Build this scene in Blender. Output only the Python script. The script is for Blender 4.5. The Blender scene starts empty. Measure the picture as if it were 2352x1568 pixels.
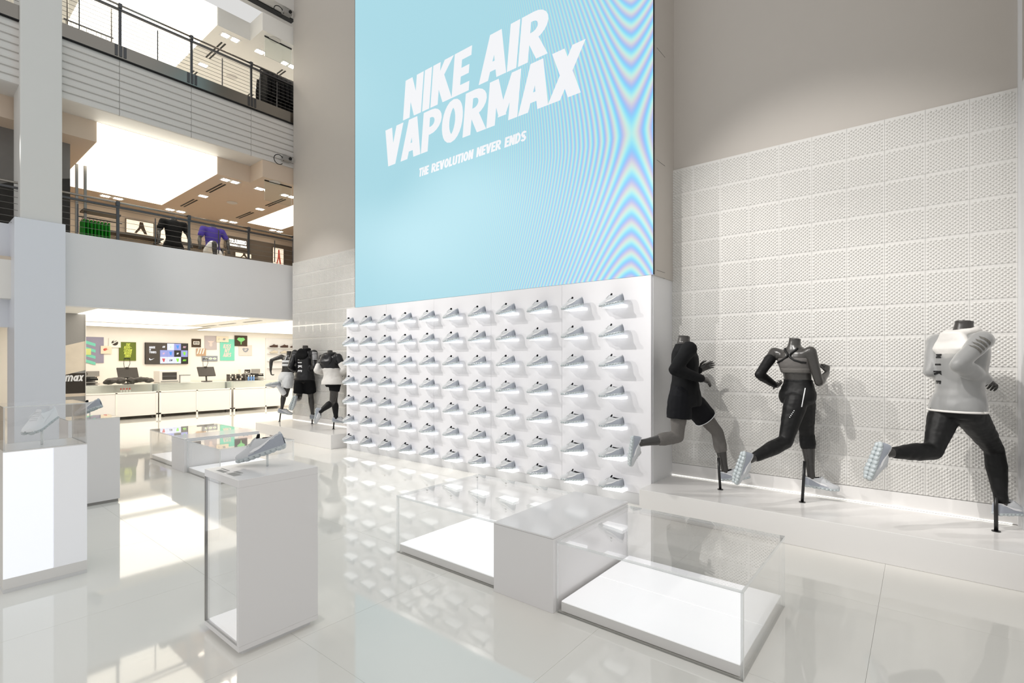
import bpy, bmesh, math, random
from mathutils import Vector, Matrix
from mathutils.geometry import tessellate_polygon
R_ = random.Random(7)
SC = bpy.context.scene
COL = SC.collection
rad = math.radians

# ------------------------------------------------------------------ camera
cam_data = bpy.data.cameras.new('camera')
cam = bpy.data.objects.new('camera', cam_data)
COL.objects.link(cam)
cam.location = (0.0, 0.0, 1.5)
cam.rotation_euler = (rad(90), 0, rad(38.912))
cam_data.sensor_fit = 'HORIZONTAL'
cam_data.sensor_width = 36.0
cam_data.lens = 1162.3 / 2352 * 36.0
cam_data.shift_y = (826.5 - 784) / 2352
cam_data.clip_start = 0.05
cam_data.clip_end = 200
SC.camera = cam

# ------------------------------------------------------------------ world, lamps, exposure
world = bpy.data.worlds.new('world')
SC.world = world
world.use_nodes = True
wbg = world.node_tree.nodes['Background']
wbg.inputs['Color'].default_value = (1.0, 0.992, 0.975, 1)
wbg.inputs['Strength'].default_value = 0.66

def spot(name, loc, target, energy, size=50, blend=0.6, radius=0.06, color=(1, 0.97, 0.93)):
    d = bpy.data.lights.new(name, 'SPOT')
    d.energy = energy; d.spot_size = rad(size); d.spot_blend = blend
    d.shadow_soft_size = radius; d.color = color
    o = bpy.data.objects.new(name, d); COL.objects.link(o)
    o.location = loc
    o.rotation_euler = (Vector(target) - Vector(loc)).to_track_quat('-Z', 'Y').to_euler()
    return o
# track spotlights of the atrium, hung high above the floor
spot('track_spot', (-9.2, 0.4, 6.4), (-3.7, 4.9, 1.2), 950, 42, 0.8, 0.03)
spot('track_spot', (-10.6, 0.5, 5.2), (-6.3, 4.9, 1.1), 620, 50, 0.8, 0.03)
spot('track_spot', (-2.9, 0.2, 6.8), (-0.55, 5.4, 2.05), 1050, 31, 0.75, 0.03)
spot('track_spot', (-6.4, 0.2, 6.8), (-0.9, 5.4, 1.35), 900, 22, 0.7, 0.04)
spot('track_spot', (-1.4, 0.6, 6.8), (0.1, 5.3, 1.2), 300, 24, 0.8, 0.04)
spot('track_spot', (-9.4, 0.6, 6.6), (-9.2, 5.3, 1.6), 520, 40, 0.5, 0.04)
spot('track_spot', (-2.55, 1.15, 6.6), (-2.9, 1.36, .9), 120, 9, 0.6, 0.03)
SC.view_settings.view_transform = 'Standard'
SC.view_settings.look = 'None'
SC.view_settings.gamma = 1.0
SC.view_settings.use_curve_mapping = False
SC.view_settings.exposure = 0.12

# ------------------------------------------------------------------ materials
def lin(c):
    c = c / 255.0
    return c / 12.92 if c <= 0.04045 else ((c + 0.055) / 1.055) ** 2.4
def rgb(c): return (lin(c[0]), lin(c[1]), lin(c[2]), 1.0)
M = {}
def mat(name, col, rough=0.5, spec=0.5, metal=0.0, coat=0.0, emit=None, estr=0.0,
        noise=0.0, nscale=40.0, bump=0.0, bscale=200.0, rnoise=0.0, ior=1.5, sheen=0.0, alpha=1.0):
    m = bpy.data.materials.new(name); m.use_nodes = True
    nt = m.node_tree; b = nt.nodes['Principled BSDF']
    b.inputs['Base Color'].default_value = rgb(col)
    b.inputs['Roughness'].default_value = rough
    b.inputs['Specular IOR Level'].default_value = spec
    b.inputs['Metallic'].default_value = metal
    b.inputs['Coat Weight'].default_value = coat
    b.inputs['Coat Roughness'].default_value = 0.05
    b.inputs['IOR'].default_value = ior
    b.inputs['Sheen Weight'].default_value = sheen
    b.inputs['Alpha'].default_value = alpha
    if emit:
        b.inputs['Emission Color'].default_value = rgb(emit)
        b.inputs['Emission Strength'].default_value = estr
    tc = nt.nodes.new('ShaderNodeTexCoord')
    if noise > 0 or rnoise > 0:
        n = nt.nodes.new('ShaderNodeTexNoise'); n.inputs['Scale'].default_value = nscale
        n.inputs['Detail'].default_value = 4
        nt.links.new(tc.outputs['Object'], n.inputs['Vector'])
        if noise > 0:
            mx = nt.nodes.new('ShaderNodeMix'); mx.data_type = 'RGBA'
            c = rgb(col)
            mx.inputs['A'].default_value = tuple(v * (1 - noise) for v in c[:3]) + (1,)
            mx.inputs['B'].default_value = tuple(min(1, v * (1 + noise)) for v in c[:3]) + (1,)
            nt.links.new(n.outputs['Fac'], mx.inputs['Factor'])
            nt.links.new(mx.outputs['Result'], b.inputs['Base Color'])
        if rnoise > 0:
            mr = nt.nodes.new('ShaderNodeMapRange')
            mr.inputs['To Min'].default_value = max(0, rough - rnoise)
            mr.inputs['To Max'].default_value = rough + rnoise
            nt.links.new(n.outputs['Fac'], mr.inputs['Value'])
            nt.links.new(mr.outputs['Result'], b.inputs['Roughness'])
    if bump > 0:
        n2 = nt.nodes.new('ShaderNodeTexNoise'); n2.inputs['Scale'].default_value = bscale
        n2.inputs['Detail'].default_value = 3
        bp = nt.nodes.new('ShaderNodeBump'); bp.inputs['Strength'].default_value = bump
        bp.inputs['Distance'].default_value = 0.004
        nt.links.new(tc.outputs['Object'], n2.inputs['Vector'])
        nt.links.new(n2.outputs['Fac'], bp.inputs['Height'])
        nt.links.new(bp.outputs['Normal'], b.inputs['Normal'])
    M[name] = m
    return m

def pane(name, tint=0.97, refl=0.05, rough=0.01, col=(255, 255, 255), body=0.0):
    """thin clear sheet: transparent plus mirror by angle, optional milky body"""
    m = bpy.data.materials.new(name); m.use_nodes = True
    nt = m.node_tree; nt.nodes.clear()
    out = nt.nodes.new('ShaderNodeOutputMaterial')
    tr = nt.nodes.new('ShaderNodeBsdfTransparent')
    c = rgb(col); tr.inputs['Color'].default_value = (c[0] * tint, c[1] * tint, c[2] * tint, 1)
    gl = nt.nodes.new('ShaderNodeBsdfGlossy'); gl.inputs['Roughness'].default_value = rough
    gl.inputs['Color'].default_value = (1, 1, 1, 1)
    lw = nt.nodes.new('ShaderNodeLayerWeight'); lw.inputs['Blend'].default_value = 0.5
    pw = nt.nodes.new('ShaderNodeMath'); pw.operation = 'POWER'; pw.inputs[1].default_value = 4.0
    ml = nt.nodes.new('ShaderNodeMath'); ml.operation = 'MULTIPLY_ADD'
    ml.inputs[1].default_value = 1 - refl; ml.inputs[2].default_value = refl
    mx = nt.nodes.new('ShaderNodeMixShader')
    nt.links.new(lw.outputs['Facing'], pw.inputs[0]); nt.links.new(pw.outputs[0], ml.inputs[0])
    nt.links.new(ml.outputs[0], mx.inputs[0])
    src = tr
    if body > 0:
        df = nt.nodes.new('ShaderNodeBsdfTranslucent'); df.inputs['Color'].default_value = rgb((245, 246, 246))
        d2 = nt.nodes.new('ShaderNodeBsdfDiffuse'); d2.inputs['Color'].default_value = rgb((245, 246, 246))
        md = nt.nodes.new('ShaderNodeMixShader'); md.inputs[0].default_value = 0.5
        nt.links.new(df.outputs[0], md.inputs[1]); nt.links.new(d2.outputs[0], md.inputs[2])
        mb = nt.nodes.new('ShaderNodeMixShader'); mb.inputs[0].default_value = body
        nt.links.new(tr.outputs[0], mb.inputs[1]); nt.links.new(md.outputs[0], mb.inputs[2])
        src = mb
    nt.links.new(src.outputs[0], mx.inputs[1]); nt.links.new(gl.outputs[0], mx.inputs[2])
    nt.links.new(mx.outputs[0], out.inputs['Surface'])
    M[name] = m
    return m

mat('floor', (239, 237, 231), 0.045, 0.75, rnoise=0.025, nscale=1.3, ior=1.55, noise=0.012)
mat('grout', (170, 167, 160), 0.6)
mat('wall_paint', (194, 188, 181), 0.6, 0.3, noise=0.015, nscale=6, bump=0.03, bscale=500)
mat('white_paint', (226, 226, 227), 0.5, 0.35, noise=0.01, nscale=5)
mat('white_gloss', (236, 234, 232), 0.14, 0.5, rnoise=0.03, nscale=3)
mat('white_lacquer', (233, 231, 231), 0.09, 0.45, rnoise=0.02, nscale=2)
mat('shoe_wall', (238, 237, 240), 0.16, 0.4, rnoise=0.03, nscale=2)
mat('cladding', (226, 229, 236), 0.35, 0.4, rnoise=0.03, nscale=3)
mat('column_paint', (222, 221, 218), 0.5, 0.3, noise=0.01, nscale=4)
mat('fascia', (215, 212, 208), 0.5, 0.3, noise=0.012, nscale=4)
mat('seam', (120, 118, 116), 0.7)
mat('steel', (150, 146, 140), 0.22, 0.5, metal=1.0, rnoise=0.06, nscale=2.5)
mat('steel_dark', (92, 92, 94), 0.38, 0.5, metal=0.9, rnoise=0.05, nscale=20)
mat('cable', (120, 118, 115), 0.35, 0.5, metal=0.9, rnoise=0.05, nscale=60)
mat('black', (18, 18, 19), 0.5, 0.4, noise=0.1)
mat('black_gloss', (16, 16, 17), 0.15, 0.5, rnoise=0.05)
mat('ceiling_tan', (214, 196, 178), 0.7, 0.2, noise=0.015, nscale=5)
mat('ceiling_white', (240, 238, 233), 0.7, 0.2, noise=0.01, nscale=5)
mat('dark_wall', (92, 82, 72), 0.6, 0.3, noise=0.06, nscale=5)
mat('grey_wall', (178, 164, 148), 0.6, 0.3, noise=0.03, nscale=5)
mat('slate', (70, 68, 66), 0.6, 0.3, noise=0.25, nscale=9)
mat('room_white', (244, 240, 234), 0.55, 0.3, noise=0.008, nscale=5)
mat('counter_panel', (236, 230, 224), 0.4, 0.3, noise=0.01)
mat('grey_plastic', (150, 148, 145), 0.4, 0.4, noise=0.03)
mat('dark_plastic', (66, 62, 58), 0.4, 0.4, noise=0.05)
mat('wood_top', (214, 200, 182), 0.45, 0.4, noise=0.08, nscale=18)
mat('light_panel', (255, 252, 244), 0.5, 0.2, emit=(255, 250, 234), estr=2.2, noise=0.004)
mat('light_room', (255, 252, 246), 0.5, 0.2, emit=(255, 247, 234), estr=2.0, noise=0.004)
mat('downlight', (255, 244, 225), 0.4, emit=(255, 242, 222), estr=45.0, noise=0.004)
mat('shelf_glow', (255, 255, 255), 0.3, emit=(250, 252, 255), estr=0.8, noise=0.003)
mat('table_glow', (250, 250, 250), 0.2, 0.4, emit=(252, 252, 255), estr=0.42, noise=0.003)
mat('ped_glow', (252, 252, 255), 0.2, 0.4, emit=(240, 246, 255), estr=0.42, noise=0.003)
mat('led_strip', (255, 255, 250), 0.4, emit=(255, 253, 245), estr=1.6, noise=0.003)
mat('ped_soft', (246, 246, 248), 0.2, 0.4, emit=(240, 244, 255), estr=0.14, noise=0.003)
pane('acrylic', 0.985, 0.035)
pane('acrylic_edge', 0.96, 0.12, 0.08, (250, 252, 252), 0.45)
pane('glass', 0.985, 0.05, 0.01, (250, 253, 252))
pane('film_grey', 0.80, 0.06, 0.05, (225, 225, 232), 0.35)

# ------------------------------------------------------------------ mesh helpers
class MB:
    def __init__(s): s.v = []; s.f = []; s.m = []
    def add(s, verts, faces, mi=0):
        o = len(s.v); s.v += [tuple(p) for p in verts]
        s.f += [tuple(i + o for i in f) for f in faces]; s.m += [mi] * len(faces)
        return s
    def box(s, x0, x1, y0, y1, z0, z1, mi=0):
        v = [(x, y, z) for z in (z0, z1) for y in (y0, y1) for x in (x0, x1)]
        return s.add(v, [(0, 2, 3, 1), (4, 5, 7, 6), (0, 1, 5, 4), (2, 6, 7, 3), (0, 4, 6, 2), (1, 3, 7, 5)], mi)
    def tube(s, pts, r, n=10, cap=True, mi=0, sx=1.0, up=None):
        pts = [Vector(p) for p in pts]
        rs = r if isinstance(r, (list, tuple)) else [r] * len(pts)
        rings = []; ref = None
        for i, p in enumerate(pts):
            a = pts[max(i - 1, 0)]; b = pts[min(i + 1, len(pts) - 1)]
            t = (b - a).normalized()
            if up is not None: u = Vector(up)
            elif ref is None: u = Vector((0, 0, 1)) if abs(t.z) < 0.9 else Vector((1, 0, 0))
            else: u = ref
            sd = t.cross(u).normalized(); u2 = sd.cross(t).normalized(); ref = u2
            rr = rs[i]; ra, rb = (rr if isinstance(rr, (list, tuple)) else (rr * sx, rr))
            rings.append([p + sd * (ra * math.cos(2 * math.pi * k / n)) + u2 * (rb * math.sin(2 * math.pi * k / n)) for k in range(n)])
        v = [q for rg in rings for q in rg]; f = []
        for i in range(len(rings) - 1):
            for k in range(n):
                f.append((i * n + k, i * n + (k + 1) % n, (i + 1) * n + (k + 1) % n, (i + 1) * n + k))
        if cap:
            f.append(tuple(reversed(range(n)))); f.append(tuple((len(rings) - 1) * n + k for k in range(n)))
        return s.add(v, f, mi)
    def ball(s, c, r, n=12, mi=0, squash=(1, 1, 1)):
        v = []; f = []; m = n // 2
        for i in range(m + 1):
            th = math.pi * i / m
            for k in range(n):
                ph = 2 * math.pi * k / n
                v.append((c[0] + r * squash[0] * math.sin(th) * math.cos(ph), c[1] + r * squash[1] * math.sin(th) * math.sin(ph), c[2] + r * squash[2] * math.cos(th)))
        for i in range(m):
            for k in range(n):
                a, b, c2, d = i * n + k, i * n + (k + 1) % n, (i + 1) * n + (k + 1) % n, (i + 1) * n + k
                if i == 0: f.append((a, d, c2))
                elif i == m - 1: f.append((a, d, b))
                else: f.append((a, d, c2, b))
        return s.add(v, f, mi)
    def prism(s, pts, axis, a, b, mi=0):
        """closed polygon (2D) extruded along axis from a to b; axis 0/1/2 -> pts give the other two coords in order"""
        def mk(p, t):
            q = list(p); q.insert(axis, t); return tuple(q)
        n = len(pts); v = [mk(p, a) for p in pts] + [mk(p, b) for p in pts]
        tri = tessellate_polygon([[Vector((p[0], p[1], 0)) for p in pts]])
        f = [t for t in tri] + [tuple(i + n for i in reversed(t)) for t in tri]
        f += [(i, (i + 1) % n, (i + 1) % n + n, i + n) for i in range(n)]
        return s.add(v, f, mi)
    def mesh(s, name, mats, smooth=False, merge=False):
        me = bpy.data.meshes.new(name); me.from_pydata(s.v, [], s.f)
        for m in (mats if isinstance(mats, (list, tuple)) else [mats]): me.materials.append(M[m] if isinstance(m, str) else m)
        if any(s.m): me.polygons.foreach_set('material_index', s.m)
        bm = bmesh.new(); bm.from_mesh(me)
        if merge: bmesh.ops.remove_doubles(bm, verts=bm.verts, dist=1e-5)
        bmesh.ops.recalc_face_normals(bm, faces=bm.faces); bm.to_mesh(me); bm.free()
        if smooth: me.polygons.foreach_set('use_smooth', [True] * len(me.polygons))
        me.update(); return me
    def build(s, name, mats, parent=None, smooth=False, bevel=0.0, **kw):
        return put(name, s.mesh(name, mats, smooth, kw.get('merge', False)), parent, bevel)
def put(name, me, parent=None, bevel=0.0, loc=None, rot=None):
    o = bpy.data.objects.new(name, me); COL.objects.link(o)
    if parent: o.parent = parent
    if loc is not None: o.location = loc
    if rot is not None: o.rotation_euler = rot
    if bevel > 0:
        b = o.modifiers.new('bevel', 'BEVEL'); b.width = bevel; b.segments = 2; b.limit_method = 'ANGLE'
    return o
def box(name, b, mats, parent=None, bevel=0.0):
    return MB().box(*b).build(name, mats, parent, bevel=bevel)
def empty(name, loc=(0, 0, 0), rz=0.0):
    o = bpy.data.objects.new(name, None); COL.objects.link(o)
    o.location = loc; o.rotation_euler = (0, 0, rz); o.empty_display_size = 0.1
    return o
def tag(o, label=None, cat=None, group=None, kind=None):
    if label: o['label'] = label
    if cat: o['category'] = cat
    if group: o['group'] = group
    if kind: o['kind'] = kind
    return o
def struct(o): o['kind'] = 'structure'; return o
def copy_tree(o, parent=None):
    c = o.copy(); COL.objects.link(c)
    if parent: c.parent = parent; c.matrix_parent_inverse = o.matrix_parent_inverse.copy()
    for ch in o.children: copy_tree(ch, c)
    return c

# ------------------------------------------------------------------ heavy block lettering built from strokes
def _stroke(pts, w, closed=False):
    pts = [Vector(p) for p in pts]; n = len(pts); L = []; Rr = []
    for i, p in enumerate(pts):
        if closed: a, b = pts[i - 1], pts[(i + 1) % n]
        else: a, b = pts[max(i - 1, 0)], pts[min(i + 1, n - 1)]
        t = (b - a).normalized(); nn = Vector((-t.y, t.x))
        if 0 < i < n - 1 or closed:
            t1 = (p - pts[i - 1]).normalized(); c = max(0.5, abs(t1.dot(t)))
            k = w / 2 / c
        else: k = w / 2
        L.append(p + nn * k); Rr.append(p - nn * k)
    q = []
    for i in range(n if closed else n - 1):
        j = (i + 1) % n
        q.append([L[i], L[j], Rr[j], Rr[i]])
    return q
def _arc(cx, cy, rx, ry, a0, a1, n=10):
    return [(cx + rx * math.cos(rad(a0 + (a1 - a0) * i / n)), cy + ry * math.sin(rad(a0 + (a1 - a0) * i / n))) for i in range(n + 1)]
def glyph(ch):
    s = 0.185; h = s / 2
    def bar(x0, y0, x1, y1): return [(x0, y0), (x1, y0), (x1, y1), (x0, y1)]
    stem = bar(0, 0, s, 1)
    if ch == 'I': return .185, [stem]
    if ch == 'N': return .5, [stem, bar(.315, 0, .5, 1), [(0, 1), (.19, 1), (.5, 0), (.31, 0)]]
    if ch == 'K': return .5, [stem, [(.12, .36), (.12, .64), (.29, 1), (.51, 1)], [(.13, .52), (.29, .68), (.54, 0), (.31, 0)]]
    if ch == 'E': return .4, [stem, bar(0, 0, .4, .21), bar(0, .79, .4, 1), bar(0, .405, .37, .6)]
    if ch == 'F': return .4, [stem, bar(0, .83, .4, 1), bar(0, .42, .36, .58)]
    if ch == 'L': return .38, [stem, bar(0, 0, .38, .21)]
    if ch == 'T': return .42, [bar(.1175, 0, .3025, 1), bar(0, .79, .42, 1)]
    if ch == 'H': return .48, [stem, bar(.295, 0, .48, 1), bar(0, .4, .48, .6)]
    if ch == 'A': return .54, [[(-.02, 0), (.18, 0), (.35, 1), (.15, 1)], [(.36, 0), (.56, 0), (.39, 1), (.19, 1)], bar(.12, .18, .42, .38)]
    if ch == 'V': return .52, [[(-.02, 1), (.19, 1), (.35, 0), (.15, 0)], [(.33, 1), (.54, 1), (.37, 0), (.17, 0)]]
    if ch == 'X': return .54, [[(-.02, 1), (.2, 1), (.56, 0), (.34, 0)], [(.34, 1), (.56, 1), (.2, 0), (-.02, 0)]]
    if ch == 'Y': return .5, [[(0, 1), (.18, 1), (.335, .42), (.165, .42)], [(.32, 1), (.5, 1), (.335, .42), (.165, .42)], bar(.165, 0, .335, .45)]
    if ch == 'M': return .66, [stem, bar(.475, 0, .66, 1), [(0, 1), (.19, 1), (.42, .15), (.26, .15)], [(.47, 1), (.66, 1), (.40, .15), (.24, .15)]]
    if ch == 'O': return .52, _stroke(_arc(.26, .5, .26 - h, .5 - h, 0, 360, 24)[:-1], s, True)
    if ch == 'D': return .5, [stem] + _stroke([(.08, 1 - h), (.2, 1 - h)] + _arc(.2, .5, .215, .5 - h, 90, -90, 14) + [(.08, h)], s)
    if ch in 'PRB':
        top = _stroke([(.08, 1 - h)] + _arc(.22, .70, .195, .30 - h, 90, -90, 10) + [(.08, .40 + h)], s)
        if ch == 'P': return .5, [stem] + top
        if ch == 'R': return .52, [stem] + top + [[(.14, .46), (.34, .46), (.55, 0), (.34, 0)]]
        return .5, [stem] + top + _stroke([(.08, .58 - h)] + _arc(.23, .29, .2, .29 - h, 90, -90, 10) + [(.08, h)], s)
    if ch == 'U': return .5, _stroke([(h, 1)] + _arc(.25, .25, .25 - h, .25 - h, 180, 360, 12) + [(.5 - h, 1)], s)
    if ch == 'C': return .5, _stroke([(.5 - h, .66)] + _arc(.25, .74, .25 - h, .26 - h, 0, 180, 8) + _arc(.25, .26, .25 - h, .26 - h, 180, 360, 8) + [(.5 - h, .34)], s)
    if ch == 'G': return .52, _stroke([(.52 - h, .66)] + _arc(.26, .74, .26 - h, .26 - h, 0, 180, 8) + _arc(.26, .26, .26 - h, .26 - h, 180, 360, 8) + [(.52 - h, .45)], s) + [bar(.27, .38, .52, .52)]
    if ch == 'S': return .48, _stroke(_arc(.24, .73, .24 - h, .27 - h, 15, 270, 12) + _arc(.24, .27, .24 - h, .27 - h, 90, -165, 12), s)
    if ch == 'J': return .4, _stroke([(.4 - h, 1)] + _arc(.2, .22, .2 - h, .22 - h, 360, 180, 10), s)
    if ch == '&': return .55, _stroke(_arc(.24, .76, .13, .16, -60, 240, 12) + [(.47, .03)], .13) + _stroke([(.3, .6)] + _arc(.23, .26, .17, .2, 100, 330, 10) + [(.5, .45)], .13)
    if ch == '-': return .5, [bar(0, .42, .5, .56)]
    if ch == 'm': return .78, [bar(0, 0, s, .7)] + _stroke([(h, .35)] + _arc(.235, .43, .15, .2, 180, 0, 8) + [(.385, 0)], s) + _stroke([(.385, .35)] + _arc(.54, .43, .15, .2, 180, 0, 8) + [(.69, 0)], s)
    if ch == 'a': return .5, _stroke(_arc(.24, .34, .24 - h, .34 - h, 0, 360, 18)[:-1], s, True) + [bar(.36, 0, .53, .7)]
    if ch == 'x': return .5, [[(0, .7), (.19, .7), (.5, 0), (.31, 0)], [(.31, .7), (.5, .7), (.19, 0), (0, 0)]]
    return .24, []
def text_polys(txt, height, shear=0.0, sx=1.0, gap=0.05):
    """polygons (lists of 2D points) with origin at left of baseline; returns (polys, width)"""
    x = 0.0; out = []
    for ch in txt:
        w, ps = glyph(ch)
        for p in ps: out.append([((x + q[0] * sx + q[1] * shear) * height, q[1] * height) for q in p])
        x += w * sx + gap
    return out, (x - gap) * height
def lettering(name, lines, frame, mats, parent, depth=0.0015):
    """lines: (text, height, u, v, shear, sx, rot, align); frame: (origin, udir, vdir, normal)"""
    o, u, v, n = [Vector(q) for q in frame]; mb = MB()
    k = 0
    for (txt, hgt, uu, vv, shear, sx, rot, *al) in lines:
        polys, w = text_polys(txt, hgt, shear, sx)
        du = -w / 2 if al and al[0] == 'c' else 0.0
        c, s_ = math.cos(rot), math.sin(rot)
        for p in polys:
            e = depth * (1 + 0.02 * (k % 5)); k += 1
            P = [o + u * (uu + (q[0] + du) * c - q[1] * s_) + v * (vv + (q[0] + du) * s_ + q[1] * c) for q in p]
            m_ = len(P); V = [q + n * e for q in P] + [q for q in P]
            F = [tuple(range(m_))] + [(i, (i + 1) % m_, (i + 1) % m_ + m_, i + m_) for i in range(m_)]
            mb.add(V, F)
    return mb.build(name, mats, parent)
SWOOSH = [(0.00, .30), (.03, .16), (.10, .04), (.20, .00), (.32, .03), (.52, .14), (1.0, .42), (.55, .27), (.36, .22), (.26, .21), (.20, .25), (.17, .32), (.19, .42), (.12, .46), (.04, .42)]

# ================================================================== THE SETTING
fl = struct(box('floor', (-18.2, 2.6, -3.4, 10.0, -0.12, -0.004), 'grout'))
tile_me = MB().box(-.5994, .5994, -.5994, .5994, -0.004, 0).mesh('floor_tile', 'floor')
for i in range(17):
    for j in range(11):
        put('floor_tile', tile_me, fl, loc=(-17.6 + 1.2 * i, -2.8 + 1.2 * j, 0))

struct(box('wall_back', (-10.37, 0.6, 5.45, 5.65, 0, 9.6), 'wall_paint'))
wr = struct(box('wall_right', (0.6, 0.8, 4.25, 5.65, 0, 9.6), 'wall_paint'))
box('lower_panel', (0.59, 0.6, 4.25, 5.38, 0, 3.57), 'white_paint', wr)
struct(box('trim_1', (0.578, 0.6, 5.41, 5.45, 0.24, 9.6), 'white_paint'))
wp = struct(box('wall_pier', (-7.3, -2.105, 4.921, 5.19, 2.365, 9.6), 'wall_paint'))
box('recess', (-7.29, -2.112, 5.205, 5.45, 2.365, 9.6), 'wall_paint', wp)
box('shadow_gap', (-7.28, -2.118, 5.188, 5.207, 2.365, 9.6), 'black', wp)
for z in (2.42, 3.55, 4.7): box('joint', (-2.106, -2.1035, 4.97, 5.185, z, z + .004), 'seam', wp)

# ---- clear bubbled wall panels of the two niches
mat('bubble', (220, 218, 214), 0.09, 0.8, coat=0.8, noise=0.01, nscale=3)
mat('bubble_back', (214, 212, 208), 0.35, 0.4, noise=0.01)
def bubble_mesh(w, h, dx=0.034, dz=0.030):
    mb = MB().box(-w / 2, w / 2, -.006, 0.004, -h / 2, h / 2)
    nx = int((w - .012) / dx); nz = int((h - .012) / (dz / 2) )
    for r in range(nz):
        z = -h / 2 + .012 + r * dz / 2
        for c in range(nx + 1):
            x = -w / 2 + .014 + c * dx + (dx / 2 if r % 2 else 0)
            if abs(x) > w / 2 - .009: continue
            k = 6; v = []; f = []
            for ring, (rr, yy) in enumerate(((.0098, 0), (.0070, -.0058))):
                for a in range(k): v.append((x + rr * math.cos(2 * math.pi * a / k), -.006 + yy, z + rr * math.sin(2 * math.pi * a / k)))
            v.append((x, -.0145, z))
            for a in range(k):
                b = (a + 1) % k
                f += [(a, b, k + b, k + a), (k + a, k + b, 2 * k)]
            mb.add(v, f)
    me = mb.mesh('bubble_panel', 'bubble')
    me.polygons.foreach_set('use_smooth', [len(p.vertices) < 4 or abs(p.normal.y) < .98 for p in me.polygons])
    return me
def bubble_wall(name, x0, n, pitch, z1, rows, zp, y=5.436):
    e = struct(box(name, (x0, x0 + n * pitch, 5.441, 5.45, 0.24, z1), 'bubble_back'))
    me = bubble_mesh(pitch - .0016, zp - .0016)
    for c in range(n):
        for r in range(rows):
            put('bubble_panel', me, e, loc=(x0 + (c + .5) * pitch, y, z1 - (r + .5) * zp))
    zb = z1 - rows * zp
    box('lower_strip', (x0, x0 + n * pitch, 5.43, 5.441, 0.243, zb - .004), 'white_gloss', e)
    box('led_strip', (x0 + .03, x0 + n * pitch - .03, 5.424, 5.4295, 0.243, 0.2475), 'led_strip', e)
    return e
bubble_wall('wall_niche_runners', -2.158, 10, 0.2736, 3.58, 12, 0.267)
bubble_wall('wall_niche_trio', -10.37, 11, 0.2736, 3.555, 12, 0.267)

# ---- left side: column, storeys, parapet
lc = struct(box('wall_column', (-10.95, -10.36, 1.253, 1.726, 3.6, 9.6), 'column_paint', bevel=.012))
struct(box('wall_column_cladding', (-11.0, -10.31, 1.187, 1.758, 0, 3.6), 'cladding', bevel=.006))
struct(box('wall_lintel', (-11.0, -10.8, -2.4, 1.19, 2.0, 3.573), 'cladding'))
struct(box('wall_passage', (-13.6, -13.4, -3.4, 1.3, 0, 2.42), 'grey_wall'))
pp = struct(box('wall_parapet', (-10.62, -10.45, 1.777, 5.6, 2.38, 3.51), 'white_paint'))
box('bottom_lip', (-10.66, -10.44, 1.777, 5.6, 2.355, 2.38), 'white_paint', pp)
# ground floor room
struct(box('wall_far', (-17.75, -17.6, 0.2, 9.75, 0, 2.9), 'room_white'))
struct(box('wall_far_side', (-17.6, -10.38, 9.6, 9.75, 0, 2.9), 'room_white'))
struct(box('wall_near_side', (-17.6, -13.4, 0.2, 0.35, 0, 2.9), 'room_white'))
c1 = struct(box('ceiling_ground', (-17.6, -10.62, 0.2, 9.6, 2.42, 3.0), 'ceiling_white'))
for (a, b, c, d) in ((-15.2, -11.2, 2.4, 5.0), (-17.2, -11.2, 6.0, 9.2), (-17.2, -15.7, 2.4, 5.6)):
    box('light_panel', (a, b, c, d, 2.412, 2.42), 'light_room', c1)
for (x, y) in ((-12.4, 5.5), (-13.8, 5.5), (-15.0, 5.5), (-16.2, 5.8)):
    box('air_slot', (x - .45, x + .45, y - .03, y + .03, 2.414, 2.42), 'seam', c1)
# first upper storey
struct(box('floor_upper', (-15.4, -10.62, -1.0, 9.6, 3.0, 3.05), 'wood_top'))
struct(box('wall_upper_back', (-15.4, -15.2, -1.0, 9.6, 3.05, 5.6), 'grey_wall'))
struct(box('wall_upper_dark', (-15.2, -15.17, 6.0, 9.6, 3.05, 5.0), 'dark_wall'))
struct(box('wall_upper_side', (-15.2, -10.5, 9.45, 9.6, 3.05, 5.6), 'dark_wall'))
def lowered_ceiling(name, z, zt, m):
    mb = MB()
    mb.prism([(-15.2, -1.0), (-11.03, -1.0), (-11.03, 4.85), (-10.47, 4.85), (-10.47, 9.5), (-15.2, 9.5)], 2, z, zt)
    o = struct(mb.build(name, m))
    box('light_panel', (-14.27, -11.035, 2.29, 4.20, z - .004, z + .01), 'light_panel', o)
    box('light_fascia', (-11.035, -11.022, 2.29, 4.20, z, zt - .01), 'light_panel', o)
    box('light_panel', (-14.29, -11.5, 6.21, 7.15, z - .004, z + .01), 'light_panel', o)
    return o
lowered_ceiling('ceiling_upper', 5.25, 5.6, 'ceiling_tan')
lowered_ceiling('ceiling_top', 8.25, 8.62, 'ceiling_white')
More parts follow.
